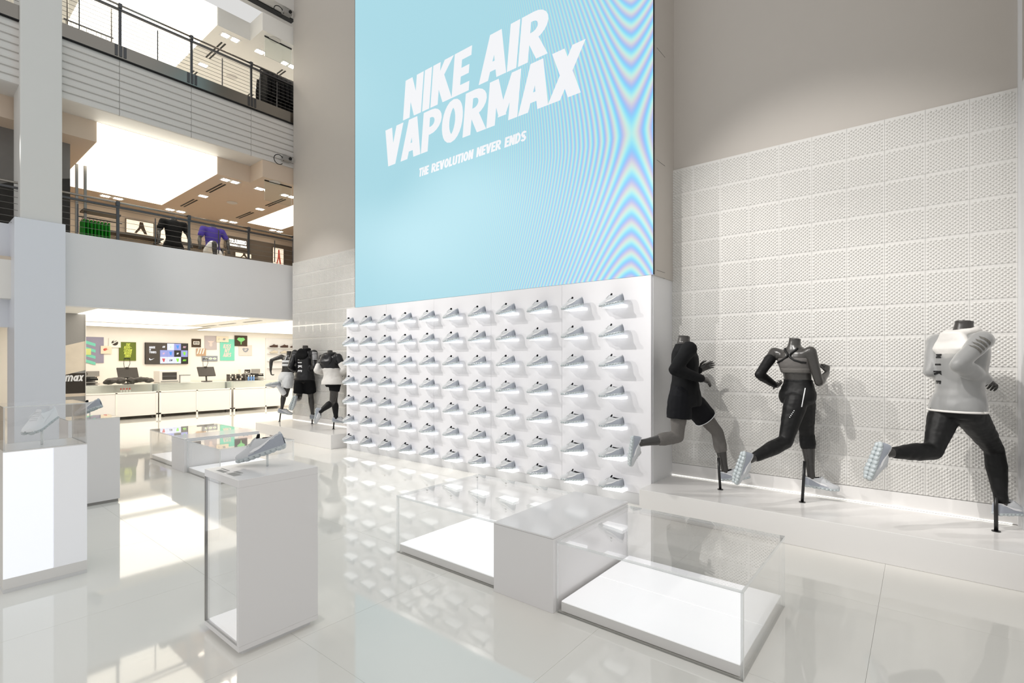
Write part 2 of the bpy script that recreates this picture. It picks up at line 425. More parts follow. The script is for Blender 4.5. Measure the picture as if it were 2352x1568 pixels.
for z in (5.25, 8.25):
    cn = 'ceiling_downlight'
    DL = ((-11.25, 4.54), (-12.77, 4.57), (-11.26, 5.15), (-12.77, 5.85), (-11.25, 5.79), (-14.5, 3.28), (-14.55, 4.58), (-14.55, 5.83), (-14.55, 7.13))
    for (x, y, w) in ((-11.25, 4.54, .34), (-12.77, 4.57, .15), (-11.26, 5.15, .15), (-12.77, 5.85, .15), (-11.25, 5.79, .3), (-14.5, 3.28, .42), (-14.55, 4.58, .42), (-14.55, 5.83, .42), (-14.55, 7.13, .36)):
        e = empty(cn, (x, y, z))
        where = 'tan ceiling' if z < 6 else 'white upper ceiling'
        row = 'railing row' if x > -12 else 'middle row' if x > -14 else 'back row'
        same = sorted((yy for (xx, yy) in DL if abs(xx - x) < .6), reverse=True)
        tag(e, '%s downlight in the %s, %s, %s from the tall pier' % ('twin' if w > .2 else 'square', where, row, ('first', 'second', 'third', 'fourth')[same.index(y)]), 'downlight', 'downlights in the ' + where)
        MB().box(-.085, .085, -w / 2 - .02, w / 2 + .02, -.006, 0).build('trim_ring', 'white_paint', e)
        if w > .2:
            for s in (-1, 1): MB().box(-.06, .06, s * w * .28 - w * .17, s * w * .28 + w * .17, -.010, -.006).build('lamp', 'downlight', e)
        else: MB().box(-.06, .06, -w / 2, w / 2, -.010, -.006).build('lamp', 'downlight', e)
    for (x, y) in ((-11.97, 4.53), (-13.61, 4.56), (-11.96, 5.84), (-13.62, 5.85)):
        e = empty('air_vent', (x, y, z)); tag(e, 'black twin slot air vent in the %s, %s end, %s row' % ('tan ceiling' if z < 6 else 'white top ceiling', 'pier' if y > 5 else 'column', 'railing' if x > -13 else 'back wall'), 'vent', 'slot vents %.0f' % z)
        for s in (-1, 1): MB().box(-.42, .42, s * .035 - .016, s * .035 + .016, -.006, 0).build('slot', 'black', e)
    for (x, y) in ((-12.76, 5.19), (-10.6, 5.16)):
        e = empty('ceiling_speaker', (x, y, z)); tag(e, 'round flush speaker grille in the %s, %s' % ('tan ceiling' if z < 6 else 'white ceiling of the top storey', 'between the vents' if x < -12 else 'over the railing'), 'speaker', 'ceiling speakers %.0f' % z)
        MB().tube([(0, 0, 0), (0, 0, -.008)], [.11, .105], 28).build('grille', 'ceiling_tan', e)
        MB().tube([(0, 0, -.004), (0, 0, -.012)], [.118, .112], 28).build('rim', 'fascia', e)
# ribbed fascia of the top storey
sl = struct(box('floor_top', (-15.4, -10.52, -1.0, 9.6, 5.6, 6.72), 'fascia'))
struct(box('wall_top_back', (-15.4, -15.2, -1.0, 9.6, 6.72, 8.7), 'ceiling_white'))
fz = struct(box('wall_fascia', (-10.52, -10.49, -0.6, 5.6, 5.6, 6.55), 'fascia'))
prof = [(0, 0), (.030, .006), (.036, .03), (.034, .06), (.022, .095), (.006, .117), (0, .1185)]
ys = [-0.6, 0.33, 1.40, 2.47, 3.545, 4.615, 5.6]
rib_cache = {}
for a, b in zip(ys[:-1], ys[1:]):
    L = round(b - a - .006, 4)
    if L not in rib_cache:
        rib_cache[L] = MB().prism([(-10.49 + p[0], p[1]) for p in prof], 1, 0, L).mesh('fascia_rib', 'fascia')
    for r in range(8):
        put('fascia_rib', rib_cache[L], fz, loc=(0, a + .003, 5.6 + r * .11875))
bd = struct(box('trim_2', (-10.5, -10.43, -0.6, 5.6, 6.555, 6.77), 'steel'))
box('shadow_line', (-10.5, -10.425, -0.6, 5.6, 6.545, 6.556), 'black', bd)
tf = struct(box('ceiling_edge', (-10.9, -10.35, -1.0, 9.5, 8.9, 9.5), 'fascia'))
box('slot', (-10.75, -10.6, 4.4, 5.6, 8.88, 8.9), 'black', tf)
# cable railings
def railing(name, label, z0, ztop, posts, mids, x, y0, y1, clamp, ncab):
    e = empty(name, (x, 0, z0)); tag(e, label, 'railing')
    H = ztop - z0
    MB().tube([(0, y0, H), (0, y1, H)], .017, 10).build('handrail', 'steel', e, True)
    MB().box(-.022, .022, y0, y1, H - .095, H - .065).build('lower_rail', 'steel_dark', e)
    for y in posts:
        p = MB().box(-.012, .012, y - .02, y + .02, 0 if not clamp else -.02, H - .02).build('post', 'steel_dark', e)
        MB().box(-.03, .03, y - .025, y + .025, H - .06, H + .02).build('bracket', 'steel_dark', p)
        if clamp:
            for k in (-1, 0, 1): MB().box(.02, .05, y + k * .06 - .02, y + k * .06 + .02, -.15, .03 - abs(k) * .0).build('clamp', 'steel_dark', p)
    for y in mids: MB().box(-.006, .006, y - .008, y + .008, .05, H - .15).build('spacer', 'steel_dark', e)
    for k in range(ncab):
        z = .045 + k * (H - .17) / (ncab - 1)
        MB().tube([(0, y0, z), (0, y1, z)], .0035, 6).build('cable', 'cable', e)
    return e
railing('cable_railing', 'steel cable railing behind the plain parapet of the middle storey', 3.51, 4.16, (1.4, 2.47, 3.54, 4.61, 5.55), (1.95, 3.01, 4.05, 5.14), -10.56, -.5, 5.6, False, 6)
railing('cable_railing', 'steel cable railing clamped to the bright metal band of the top storey', 6.73, 7.46, (1.4, 2.48, 3.55, 4.62), (1.95, 3.02, 4.08, 5.15), -10.47, -.5, 5.6, True, 9)
# platforms
tag(box('display_platform', (-2.135, 0.6, 4.62, 5.43, 0, 0.24), 'white_gloss', bevel=.004), 'low white glossy platform under the three large running mannequins', 'platform')
tag(box('display_platform', (-10.45, -7.7, 4.70, 5.43, 0, 0.24), 'white_gloss', bevel=.004), 'low white glossy platform under the trio of mannequins beside the shoe wall', 'platform')

# ================================================================== LED SCREEN
def screen_material():
    m = bpy.data.materials.new('led_screen'); m.use_nodes = True
    nt = m.node_tree; N = nt.nodes; Lk = nt.links
    b = N['Principled BSDF']; b.inputs['Base Color'].default_value = (.02, .02, .02, 1); b.inputs['Roughness'].default_value = .5
    tc = N.new('ShaderNodeTexCoord'); sp = N.new('ShaderNodeSeparateXYZ'); Lk.new(tc.outputs['Object'], sp.inputs[0])
    def mth(op, a, b_=None, c=None):
        n = N.new('ShaderNodeMath'); n.operation = op
        for i, v in enumerate((a, b_, c)):
            if v is None: continue
            if isinstance(v, (int, float)): n.inputs[i].default_value = v
            else: Lk.new(v, n.inputs[i])
        return n.outputs[0]
    x, z = sp.outputs['X'], sp.outputs['Z']
    dx = mth('SUBTRACT', x, 4.95); dz = mth('SUBTRACT', z, 1.50)      # object origin at lower left of the screen
    ph = mth('SUBTRACT', mth('MULTIPLY', mth('POWER', mth('MULTIPLY', dx, dx), .75), 95.0), mth('MULTIPLY', mth('POWER', mth('MULTIPLY', dz, dz), .75), 26.0))
    ph = mth('ADD', ph, mth('MULTIPLY', mth('MULTIPLY', dx, dz), -9.0))
    mask = N.new('ShaderNodeMapRange'); mask.interpolation_type = 'SMOOTHSTEP'
    mask.inputs['From Min'].default_value = 2.0; mask.inputs['From Max'].default_value = 5.2
    Lk.new(mth('ADD', x, mth('MULTIPLY', dz, -.25)), mask.inputs['Value'])
    comb = N.new('ShaderNodeCombineColor')
    for i, (off, amp, base) in enumerate(((0.0, .20, lin(166)), (1.4, .16, lin(216)), (3.2, .12, lin(229)))):
        s = mth('SINE', mth('ADD', ph, off))
        v = mth('MULTIPLY_ADD', mth('MULTIPLY', s, mask.outputs[0]), amp, base)
        if i == 0: v = mth('ADD', v, mth('MULTIPLY', mth('POWER', mask.outputs[0], 2.0), .07))
        if i == 2: v = mth('ADD', v, mth('MULTIPLY', mth('POWER', mask.outputs[0], 2.0), .07))
        Lk.new(mth('MAXIMUM', v, 0.02), comb.inputs[i])
    Lk.new(comb.outputs[0], b.inputs['Emission Color']); b.inputs['Emission Strength'].default_value = 0.88
    M['led_screen'] = m
screen_material()
mat('screen_white', (30, 30, 30), 0.5, emit=(240, 241, 244), estr=0.92, noise=.003)
sc = empty('led_screen', (-7.3, 4.9, 2.372)); tag(sc, 'huge light blue video screen with white slanted lettering above the shoe wall', 'screen')
MB().box(.0, 5.186, .0, .02, 0, 6.63).build('display', 'led_screen', sc)
MB().box(5.186, 5.195, .0, .02, 0, 6.63).build('edge_frame', 'black', sc)
MB().box(-.008, 0, .0, .02, 0, 6.63).build('edge_frame', 'black', sc)
SCF = ((0, 0, 0), (1, 0, 0), (0, 0, 1), (0, -1, 0))
def fit_line(txt, h, u0, u1, v, shear):
    _, w = text_polys(txt, h, shear, 1.0)
    n = len(txt); g = .05
    sx = ((u1 - u0) / h - g * (n - 1)) / (w / h - g * (n - 1))
    return (txt, h, u0, v, shear, sx, 0.0)
lettering('lettering', [fit_line('NIKE', .575, 1.237, 2.60, 2.733, .11), fit_line('AIR', .575, 2.80, 3.86, 2.738, .11),
                        fit_line('VAPORMAX', .573, .765, 4.32, 2.128, .11),
                        fit_line('THE', .123, 1.594, 1.80, 1.80, .14), fit_line('REVOLUTION', .123, 1.863, 2.676, 1.80, .14),
                        fit_line('NEVER', .123, 2.739, 3.158, 1.80, .14), fit_line('ENDS', .123, 3.222, 3.56, 1.80, .14)],
          SCF, 'screen_white', sc, depth=.003)

# ================================================================== SHOES
mat('knit_light', (204, 206, 209), 0.8, 0.2, noise=0.06, nscale=260, bump=0.04, bscale=900)
mat('knit_grey', (166, 171, 181), 0.8, 0.2, noise=0.07, nscale=260, bump=0.04, bscale=900)
mat('lining', (40, 40, 43), 0.85, 0.1, noise=0.1, nscale=200)
mat('swoosh_white', (238, 238, 240), 0.45, 0.4, noise=0.01)
mat('air_sole', (186, 194, 197), 0.16, 0.6, coat=0.4, noise=0.05, nscale=60)
mat('lace', (205, 206, 206), 0.8, 0.2, noise=0.05, nscale=300)
mat('shoe_white', (240, 242, 245), 0.6, 0.3, noise=0.04, nscale=200)
ST = [(-.146, .006, .046), (-.141, .022, .054), (-.128, .035, .061), (-.11, .043, .066), (-.085, .0485, .073), (-.06, .050, .083), (-.035, .0485, .097), (-.012, .046, .110),
      (.008, .043, .119), (.025, .041, .121), (.045, .0395, .115), (.07, .0385, .108), (.095, .0375, .106), (.115, .0355, .109), (.130, .030, .113), (.140, .0225, .108), (.1465, .013, .094), (.149, .004, .076)]
EXN = 2.6
def sole_z(x): return .026 + (.014 * ((-x - .07) / .075) ** 2 if x < -.07 else 0) + (.006 * ((x - .11) / .04) ** 2 if x > .11 else 0)
def station(x):
    for a, b in zip(ST[:-1], ST[1:]):
        if a[0] <= x <= b[0]:
            t = (x - a[0]) / (b[0] - a[0]); return a[1] + t * (b[1] - a[1]), a[2] + t * (b[2] - a[2])
    return ST[-1][1:]
def side_y(x, z):
    w, h = station(x); z0 = sole_z(x); t = min(1, max(0, (z - z0) / (h - z0)))
    return w * max(0, 1 - t ** EXN) ** (1 / EXN)
def shoe_meshes():
    NP = 31; xs = []
    for a, b in zip(ST[:-1], ST[1:]): xs += [a[0], (a[0] + b[0]) / 2]
    xs.append(ST[-1][0]); grid = []
    for x in xs:
        w, h = station(x); z0 = sole_z(x); row = []
        for k in range(NP):
            a = math.pi * (1 - k / (NP - 1)); c, s = math.cos(a), math.sin(a)
            y = w * math.copysign(abs(c) ** (2 / EXN), c); z = z0 + (h - z0) * abs(s) ** (2 / EXN)
            if .010 < x < .136 and abs(y) < .60 * w:
                f_ = min(1, (x - .010) / .022, (.136 - x) / .012); z = min(z, z + (.060 - z) * f_)
            row.append((x, y, z))
        grid.append(row)
    parts = {'upper': MB(), 'heel_panel': MB(), 'lining': MB()}
    allv = [p for r in grid for p in r]
    for i in range(len(grid) - 1):
        for k in range(NP - 1):
            q = (i * NP + k, i * NP + k + 1, (i + 1) * NP + k + 1, (i + 1) * NP + k)
            c = [sum(allv[j][d] for j in q) / 4 for d in range(3)]
            w, h = station(c[0])
            inner = .012 < c[0] < .135 and abs(c[1]) < .66 * w and c[2] < h - .016
            low = c[0] > -.045 and c[2] < .036 + .058 * (c[0] + .045) / .19 and not inner
            parts['lining' if inner else 'heel_panel' if low else 'upper'].add([allv[j] for j in q], [(0, 1, 2, 3)])
    out = {}
    for n, m in (('upper', 'knit_light'), ('heel_panel', 'knit_grey'), ('lining', 'lining')):
        out[n] = parts[n].mesh(n, m, True, True)
    tg = MB(); tg.tube([(.006, 0, .105), (.014, 0, .121), (.020, 0, .132)], [(.020, .004), (.019, .004), (.014, .003)], 10, up=(-.5, 0, .8))
    out['tongue'] = tg.mesh('tongue', 'lining', True)
    lc_ = MB()
    for j in range(5):
        x = -.058 + j * .0145; w, h = station(x); pts = []
        for k in range(9):
            y = -.021 + .042 * k / 8; t = (abs(y) / w) ** EXN
            pts.append((x + (.005 if (k % 2) else 0) * 0 + y * .12 * (1 if j % 2 else -1), y, sole_z(x) + (h - sole_z(x)) * (1 - t) ** (1 / EXN) + .003))
        lc_.tube(pts, .0028, 6)
    lc_.tube([(.0, -.004, .118), (-.006, -.022, .113), (-.018, -.036, .099), (-.026, -.046, .082)], .0022, 6)
    lc_.tube([(.0, .004, .118), (-.006, .022, .113), (-.018, .036, .099), (-.026, .046, .082)], .0022, 6)
    out['laces'] = lc_.mesh('laces', 'lace', True)
    # swoosh: outline in (x,z) laid on both sides
    for sgn in (-1, 1):
        sw = MB(); tri = None
        pts = []
        for i in range(25):
            t = i / 24; pts.append((t, .5 * (1 - t) ** 0 ))
        lo = [(-.034 + t * .158, .047 - .010 * math.sin(math.pi * min(1, t * 2.2) * .5) + .063 * t ** 1.45) for t in [i / 20 for i in range(21)]]
        hi = [(a, b + .019 * (1 - i / 20) ** .8 * (1 - .75 * math.exp(-((i - 0) / 2.2) ** 2))) for i, (a, b) in enumerate(lo)]
        V = []
        for (x, z), (x2, z2) in zip(lo, hi):
            V += [(x, sgn * (side_y(x, z) + .0016), z), (x2, sgn * (side_y(x2, z2) + .0016), z2)]
        sw.add(V, [(2 * i, 2 * i + 1, 2 * i + 3, 2 * i + 2) for i in range(20)])
        me = sw.mesh('swoosh', 'swoosh_white'); out['swoosh%d' % sgn] = me
    so = MB()
    base = []
    for x in [-.143 + .29 * i / 24 for i in range(25)]:
        w, _ = station(x); base.append((x, max(w, .008) * 1.02, sole_z(x)))
    V = []; F = []
    for (x, w, z) in base: V += [(x, -w, z + .004), (x, -w * .96, z - .006), (x, w * .96, z - .006), (x, w, z + .004)]
    for i in range(24):
        for k in range(4):
            F.append((i * 4 + k, i * 4 + (k + 1) % 4, i * 4 + 4 + (k + 1) % 4, i * 4 + 4 + k))
    F += [(0, 1, 2, 3), (96, 99, 98, 97)]
    so.add(V, F)
    for i, x in enumerate((-.122, -.096, -.068, -.038, -.006, .026, .058, .09, .12)):
        w, _ = station(x)
        for s in (-1, 1):
            so.ball((x, s * w * .55, sole_z(x) - .008), .0205, 10, 0, (1.0, w * .60 / .0205, .70 if i % 3 != 1 else .55))
    so.ball((.134, 0, .026), .020, 10, 0, (.85, 1.2, .8))
    out['air_sole'] = so.mesh('air_sole', 'air_sole', True)
    return out
SHOE = shoe_meshes()
def make_shoe(name, parent=None, loc=(0, 0, 0), mtx=None, white=False, scale=1.0, skip=()):
    e = empty(name, loc)
    if parent: e.parent = parent
    if mtx is not None: e.matrix_local = mtx
    if scale != 1.0: e.scale = (scale,) * 3
    for k, me in SHOE.items():
        if k in skip: continue
        if white:
            me = me.copy()
            me.materials.clear(); me.materials.append(M['shoe_white'] if k not in ('air_sole',) else M['air_sole'])
        put(k.rstrip('-1'), me, e)
    return e

# ---- shoe wall
W0, W1, WY = -7.55, -2.135, 4.9
sw = empty('shoe_display_wall', ((W0 + W1) / 2, WY, 0)); tag(sw, 'long white shoe display wall with rows of glowing ledges under the blue screen', 'display wall')
hw = (W1 - W0) / 2
MB().box(-hw, hw, .02, .53, 0.0, 2.362).build('body', 'white_paint', sw)
pw = (W1 - W0) / 5
pm = MB().box(.0012, pw - .0012, 0, .02, .118, 2.365).mesh('front_panel', 'shoe_wall')
for i in range(5): put('front_panel', pm, sw, loc=(-hw + i * pw, 0, 0))
MB().box(-hw, hw, .006, .02, 0, .115).build('base_strip', 'white_paint', sw)
MB().box(hw - .001, hw + .012, .03, .53, 0.24, 2.365).build('side_panel', 'white_paint', sw)
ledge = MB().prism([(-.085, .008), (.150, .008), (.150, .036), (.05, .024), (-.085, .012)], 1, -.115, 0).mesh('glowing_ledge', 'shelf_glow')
ORD = ('first', 'second', 'third', 'fourth', 'fifth', 'sixth', 'seventh', 'eighth', 'ninth', 'tenth', 'eleventh')
ROW = ('top', 'second', 'third', 'middle', 'fifth', 'sixth', 'bottom')
for r in range(7):
    for c in range(11):
        x = -2.545 - .4835 * c; z = 2.10 - .3205 * r
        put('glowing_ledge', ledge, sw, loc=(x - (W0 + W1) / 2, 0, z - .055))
        a = rad(7.5 + R_.uniform(-1.2, 1.2))
        s = make_shoe('running_shoe', None)
        s.rotation_euler = (0, -a, rad(R_.uniform(-3, 3)))
        s.location = (x, WY - .07, z - .028)
        tag(s, 'grey running shoe on the lit wall, %s row, %s along from the large runners' % (ROW[r], ORD[c]), 'shoe', 'running shoes on the lit wall')

# ================================================================== FLOOR DISPLAYS
mat('print_grey', (150, 150, 148), 0.6, noise=0.02)
mat('print_dark', (150, 150, 149), 0.6, noise=0.02)
def pane_obj(name, b, parent, m='acrylic', edge='acrylic_edge'):
    """clear sheet: faces clear, rim faces milky"""
    mb = MB().box(*b); d = [b[1] - b[0], b[3] - b[2], b[5] - b[4]]; ax = d.index(min(d))
    pair = {2: (0, 1), 1: (2, 3), 0: (4, 5)}[ax]
    mb.m = [0 if i in pair else 1 for i in range(6)]
    return mb.build(name, [m, edge], parent)
def acrylic_case(e, x0, x1, y0, y1, zb, zt, t=.014, skip=()):
    sides = {'front': (x0, x1, y0, y0 + t, zb, zt - t), 'back': (x0, x1, y1 - t, y1, zb, zt - t),
             'left': (x0, x0 + t, y0 + t, y1 - t, zb, zt - t), 'right': (x1 - t, x1, y0 + t, y1 - t, zb, zt - t)}
    for k, b in sides.items():
        if k not in skip: pane_obj('clear_side', b, e)
    pane_obj('clear_top', (x0, x1, y0, y1, zt - t, zt), e)
def bench(loc, labels):
    # white block between two clear cases on lit bases
    x, y = loc
    b = tag(empty('display_block', (x, y, 0)), labels[1], 'display block', 'display blocks')
    MB().box(-.2325, .2325, 0, .985, 0, .438).build('body', 'white_lacquer', b, bevel=.002)
    MB().box(-.2325, .2325, -.001, .986, .4395, .45).build('top', 'white_lacquer', b, bevel=.002)
    for (dx0, dx1, zt, lab) in ((-1.265, -.236, .445, labels[0]), (.240, 1.28, .427, labels[2])):
        k = tag(empty('display_case', (x + (dx0 + dx1) / 2, y + .03, 0)), lab, 'display case', 'clear display cases')
        w = (dx1 - dx0) / 2
        MB().box(-w + .018, w - .018, .018, .92, .008, .062).build('base', 'white_gloss', k, bevel=.002)
        MB().box(-w + .02, w - .02, .02, .466, .062, .067).build('lit_panel', 'table_glow', k)
        MB().box(-w + .02, w - .02, .470, .918, .062, .067).build('lit_panel', 'table_glow', k)
        acrylic_case(k, -w, w, 0, .938, 0.0, zt, .016, ('right' if dx0 < 0 else 'left',))
    return b
bench((-1.9225, 2.48), ('clear acrylic case on lit base under the middle of the shoe wall',
                        'white block between two clear cases, in front of the shoe wall',
                        'clear acrylic case on lit base beside the platform of the large runners'))
bench((-7.86, 2.50), ('clear acrylic case on lit base nearest the checkout counters',
                      'pale block between the two clear cases near the trio of mannequins',
                      'clear acrylic case on lit base beside the platform of the mannequin trio'))

# ---- pedestal with a shoe floating on a clear rod, open glass front
p = tag(empty('pedestal', (-2.88, 1.33, 0)), 'white pedestal with a glass front and one grey shoe above its printed top', 'pedestal')
w = .215
MB().box(-w + .03, w - .03, -w + .03, w - .03, 0, .03).build('plinth', 'white_paint', p)
MB().box(-w, w, -w, w, .03, .055).build('bottom_panel', 'white_lacquer', p)
MB().box(-w, w, -w, w, .855, .895).build('top', 'white_lacquer', p, bevel=.0015)
MB().box(w - .022, w, -w + .0, w, .055, .855).build('side_panel', 'white_lacquer', p, bevel=.0015)
MB().box(-w, w - .022, w - .02, w, .055, .855).build('back_panel', 'white_lacquer', p)
MB().box(-w + .01, w - .03, -w + .02, w - .03, .055, .062).build('lit_floor', 'table_glow', p)
pane_obj('glass_side', (-w, -w + .01, -w, w - .02, .055, .855), p, 'acrylic')
pane_obj('glass_front', (-w + .012, w - .024, -w, -w + .01, .055, .855), p, 'acrylic')
MB().box(-w, -w + .012, -w - .001, -w + .012, .055, .855).build('corner_post', 'steel', p)
PF = ((-2.88, 1.33, .895), (0, 1, 0), (-1, 0, 0), (0, 0, 1))
mb = MB()
for (u0, u1, v0, v1) in ((-.19, -.15, -.10, .0), (-.145, -.125, -.06, .02), (-.19, -.165, .03, .13), (-.155, -.145, .06, .16)):
    n = 5
    for i in range(n):
        a = v0 + (v1 - v0) * i / n; mb.box(-(a + (v1 - v0) / n * .8), -a, u0, u1, .895, .8955)
mb.build('printed_caption', 'print_dark', p)['kind'] = 'stuff'
MB().tube([(-.02, .04, .895), (-.02, .04, .965)], .006, 10).build('clear_rod', 'acrylic_edge', p, True)
def orient(toe_dir_xy, pitch_heel_up, roll=0.0):
    t = Vector((toe_dir_xy[0], toe_dir_xy[1], 0)).normalized()
    xa = -t; ya = Vector((0, 0, 1)).cross(xa); m = Matrix((xa, ya, Vector((0, 0, 1)))).transposed().to_4x4()
    return m @ Matrix.Rotation(-pitch_heel_up, 4, 'Y') @ Matrix.Rotation(roll, 4, 'X')
s = make_shoe('running_shoe'); s.matrix_world = Matrix.Translation((-2.925, 1.355, .945)) @ orient((-.80, -.60), rad(19))
tag(s, 'grey running shoe with dark lining tilted on a clear rod over the front pedestal', 'shoe')

# ---- lit pedestal with clear hood
p = tag(empty('pedestal', (-4.785, .685, 0)), 'tall glowing white pedestal with a clear hood and a white shoe inside', 'pedestal')
w = .21
MB().box(-w, w, -w, w, 0, .025).build('plinth', 'white_paint', p)
MB().box(-w - .002, w + .002, -w - .002, w + .002, .025, .092).build('base', 'white_gloss', p, bevel=.002)
MB().box(-w, w - .012, -w, w, .092, .905).build('body', 'white_gloss', p)
MB().box(w - .012, w, -w, 0.03, .092, .905).build('lit_panel', 'ped_glow', p)
MB().box(w - .012, w, .033, w, .092, .905).build('front_panel', 'ped_soft', p)
MB().box(-w, w, -w, w, .905, .913).build('top', 'white_gloss', p)
acrylic_case(p, -w, w, -w, w, .913, 1.2, .008)
MB().tube([(.03, 0, .913), (.03, 0, 1.02)], .008, 10).build('clear_rod', 'acrylic_edge', p, True)
s = make_shoe('running_shoe', white=True); s.matrix_world = Matrix.Translation((-4.755, .685, 1.03)) @ orient((.75, -.65), rad(20))
tag(s, 'white running shoe under the clear hood of the glowing pedestal', 'shoe')

# ---- plain pedestal behind it
p = tag(empty('pedestal', (-6.84, 1.36, 0)), 'plain grey white pedestal with a glass top and a grey shoe, behind the glowing one', 'pedestal')
w = .21
MB().box(-w + .012, w - .012, -w + .012, w - .012, 0, .03).build('plinth', 'grey_plastic', p)
MB().box(-w, w, -w, w, .03, .885).build('body', 'white_lacquer', p, bevel=.002)
pane_obj('glass_top', (-w, w, -w, w, .886, .896), p, 'glass')
MB().tube([(-.0, .0, .896), (-.0, .0, .955)], .006, 10).build('clear_rod', 'acrylic_edge', p, True)
s = make_shoe('running_shoe'); s.matrix_world = Matrix.Translation((-6.84, 1.36, .945)) @ orient((-.80, -.60), rad(21))
tag(s, 'grey running shoe tilted over the glass top of the plain pedestal', 'shoe')

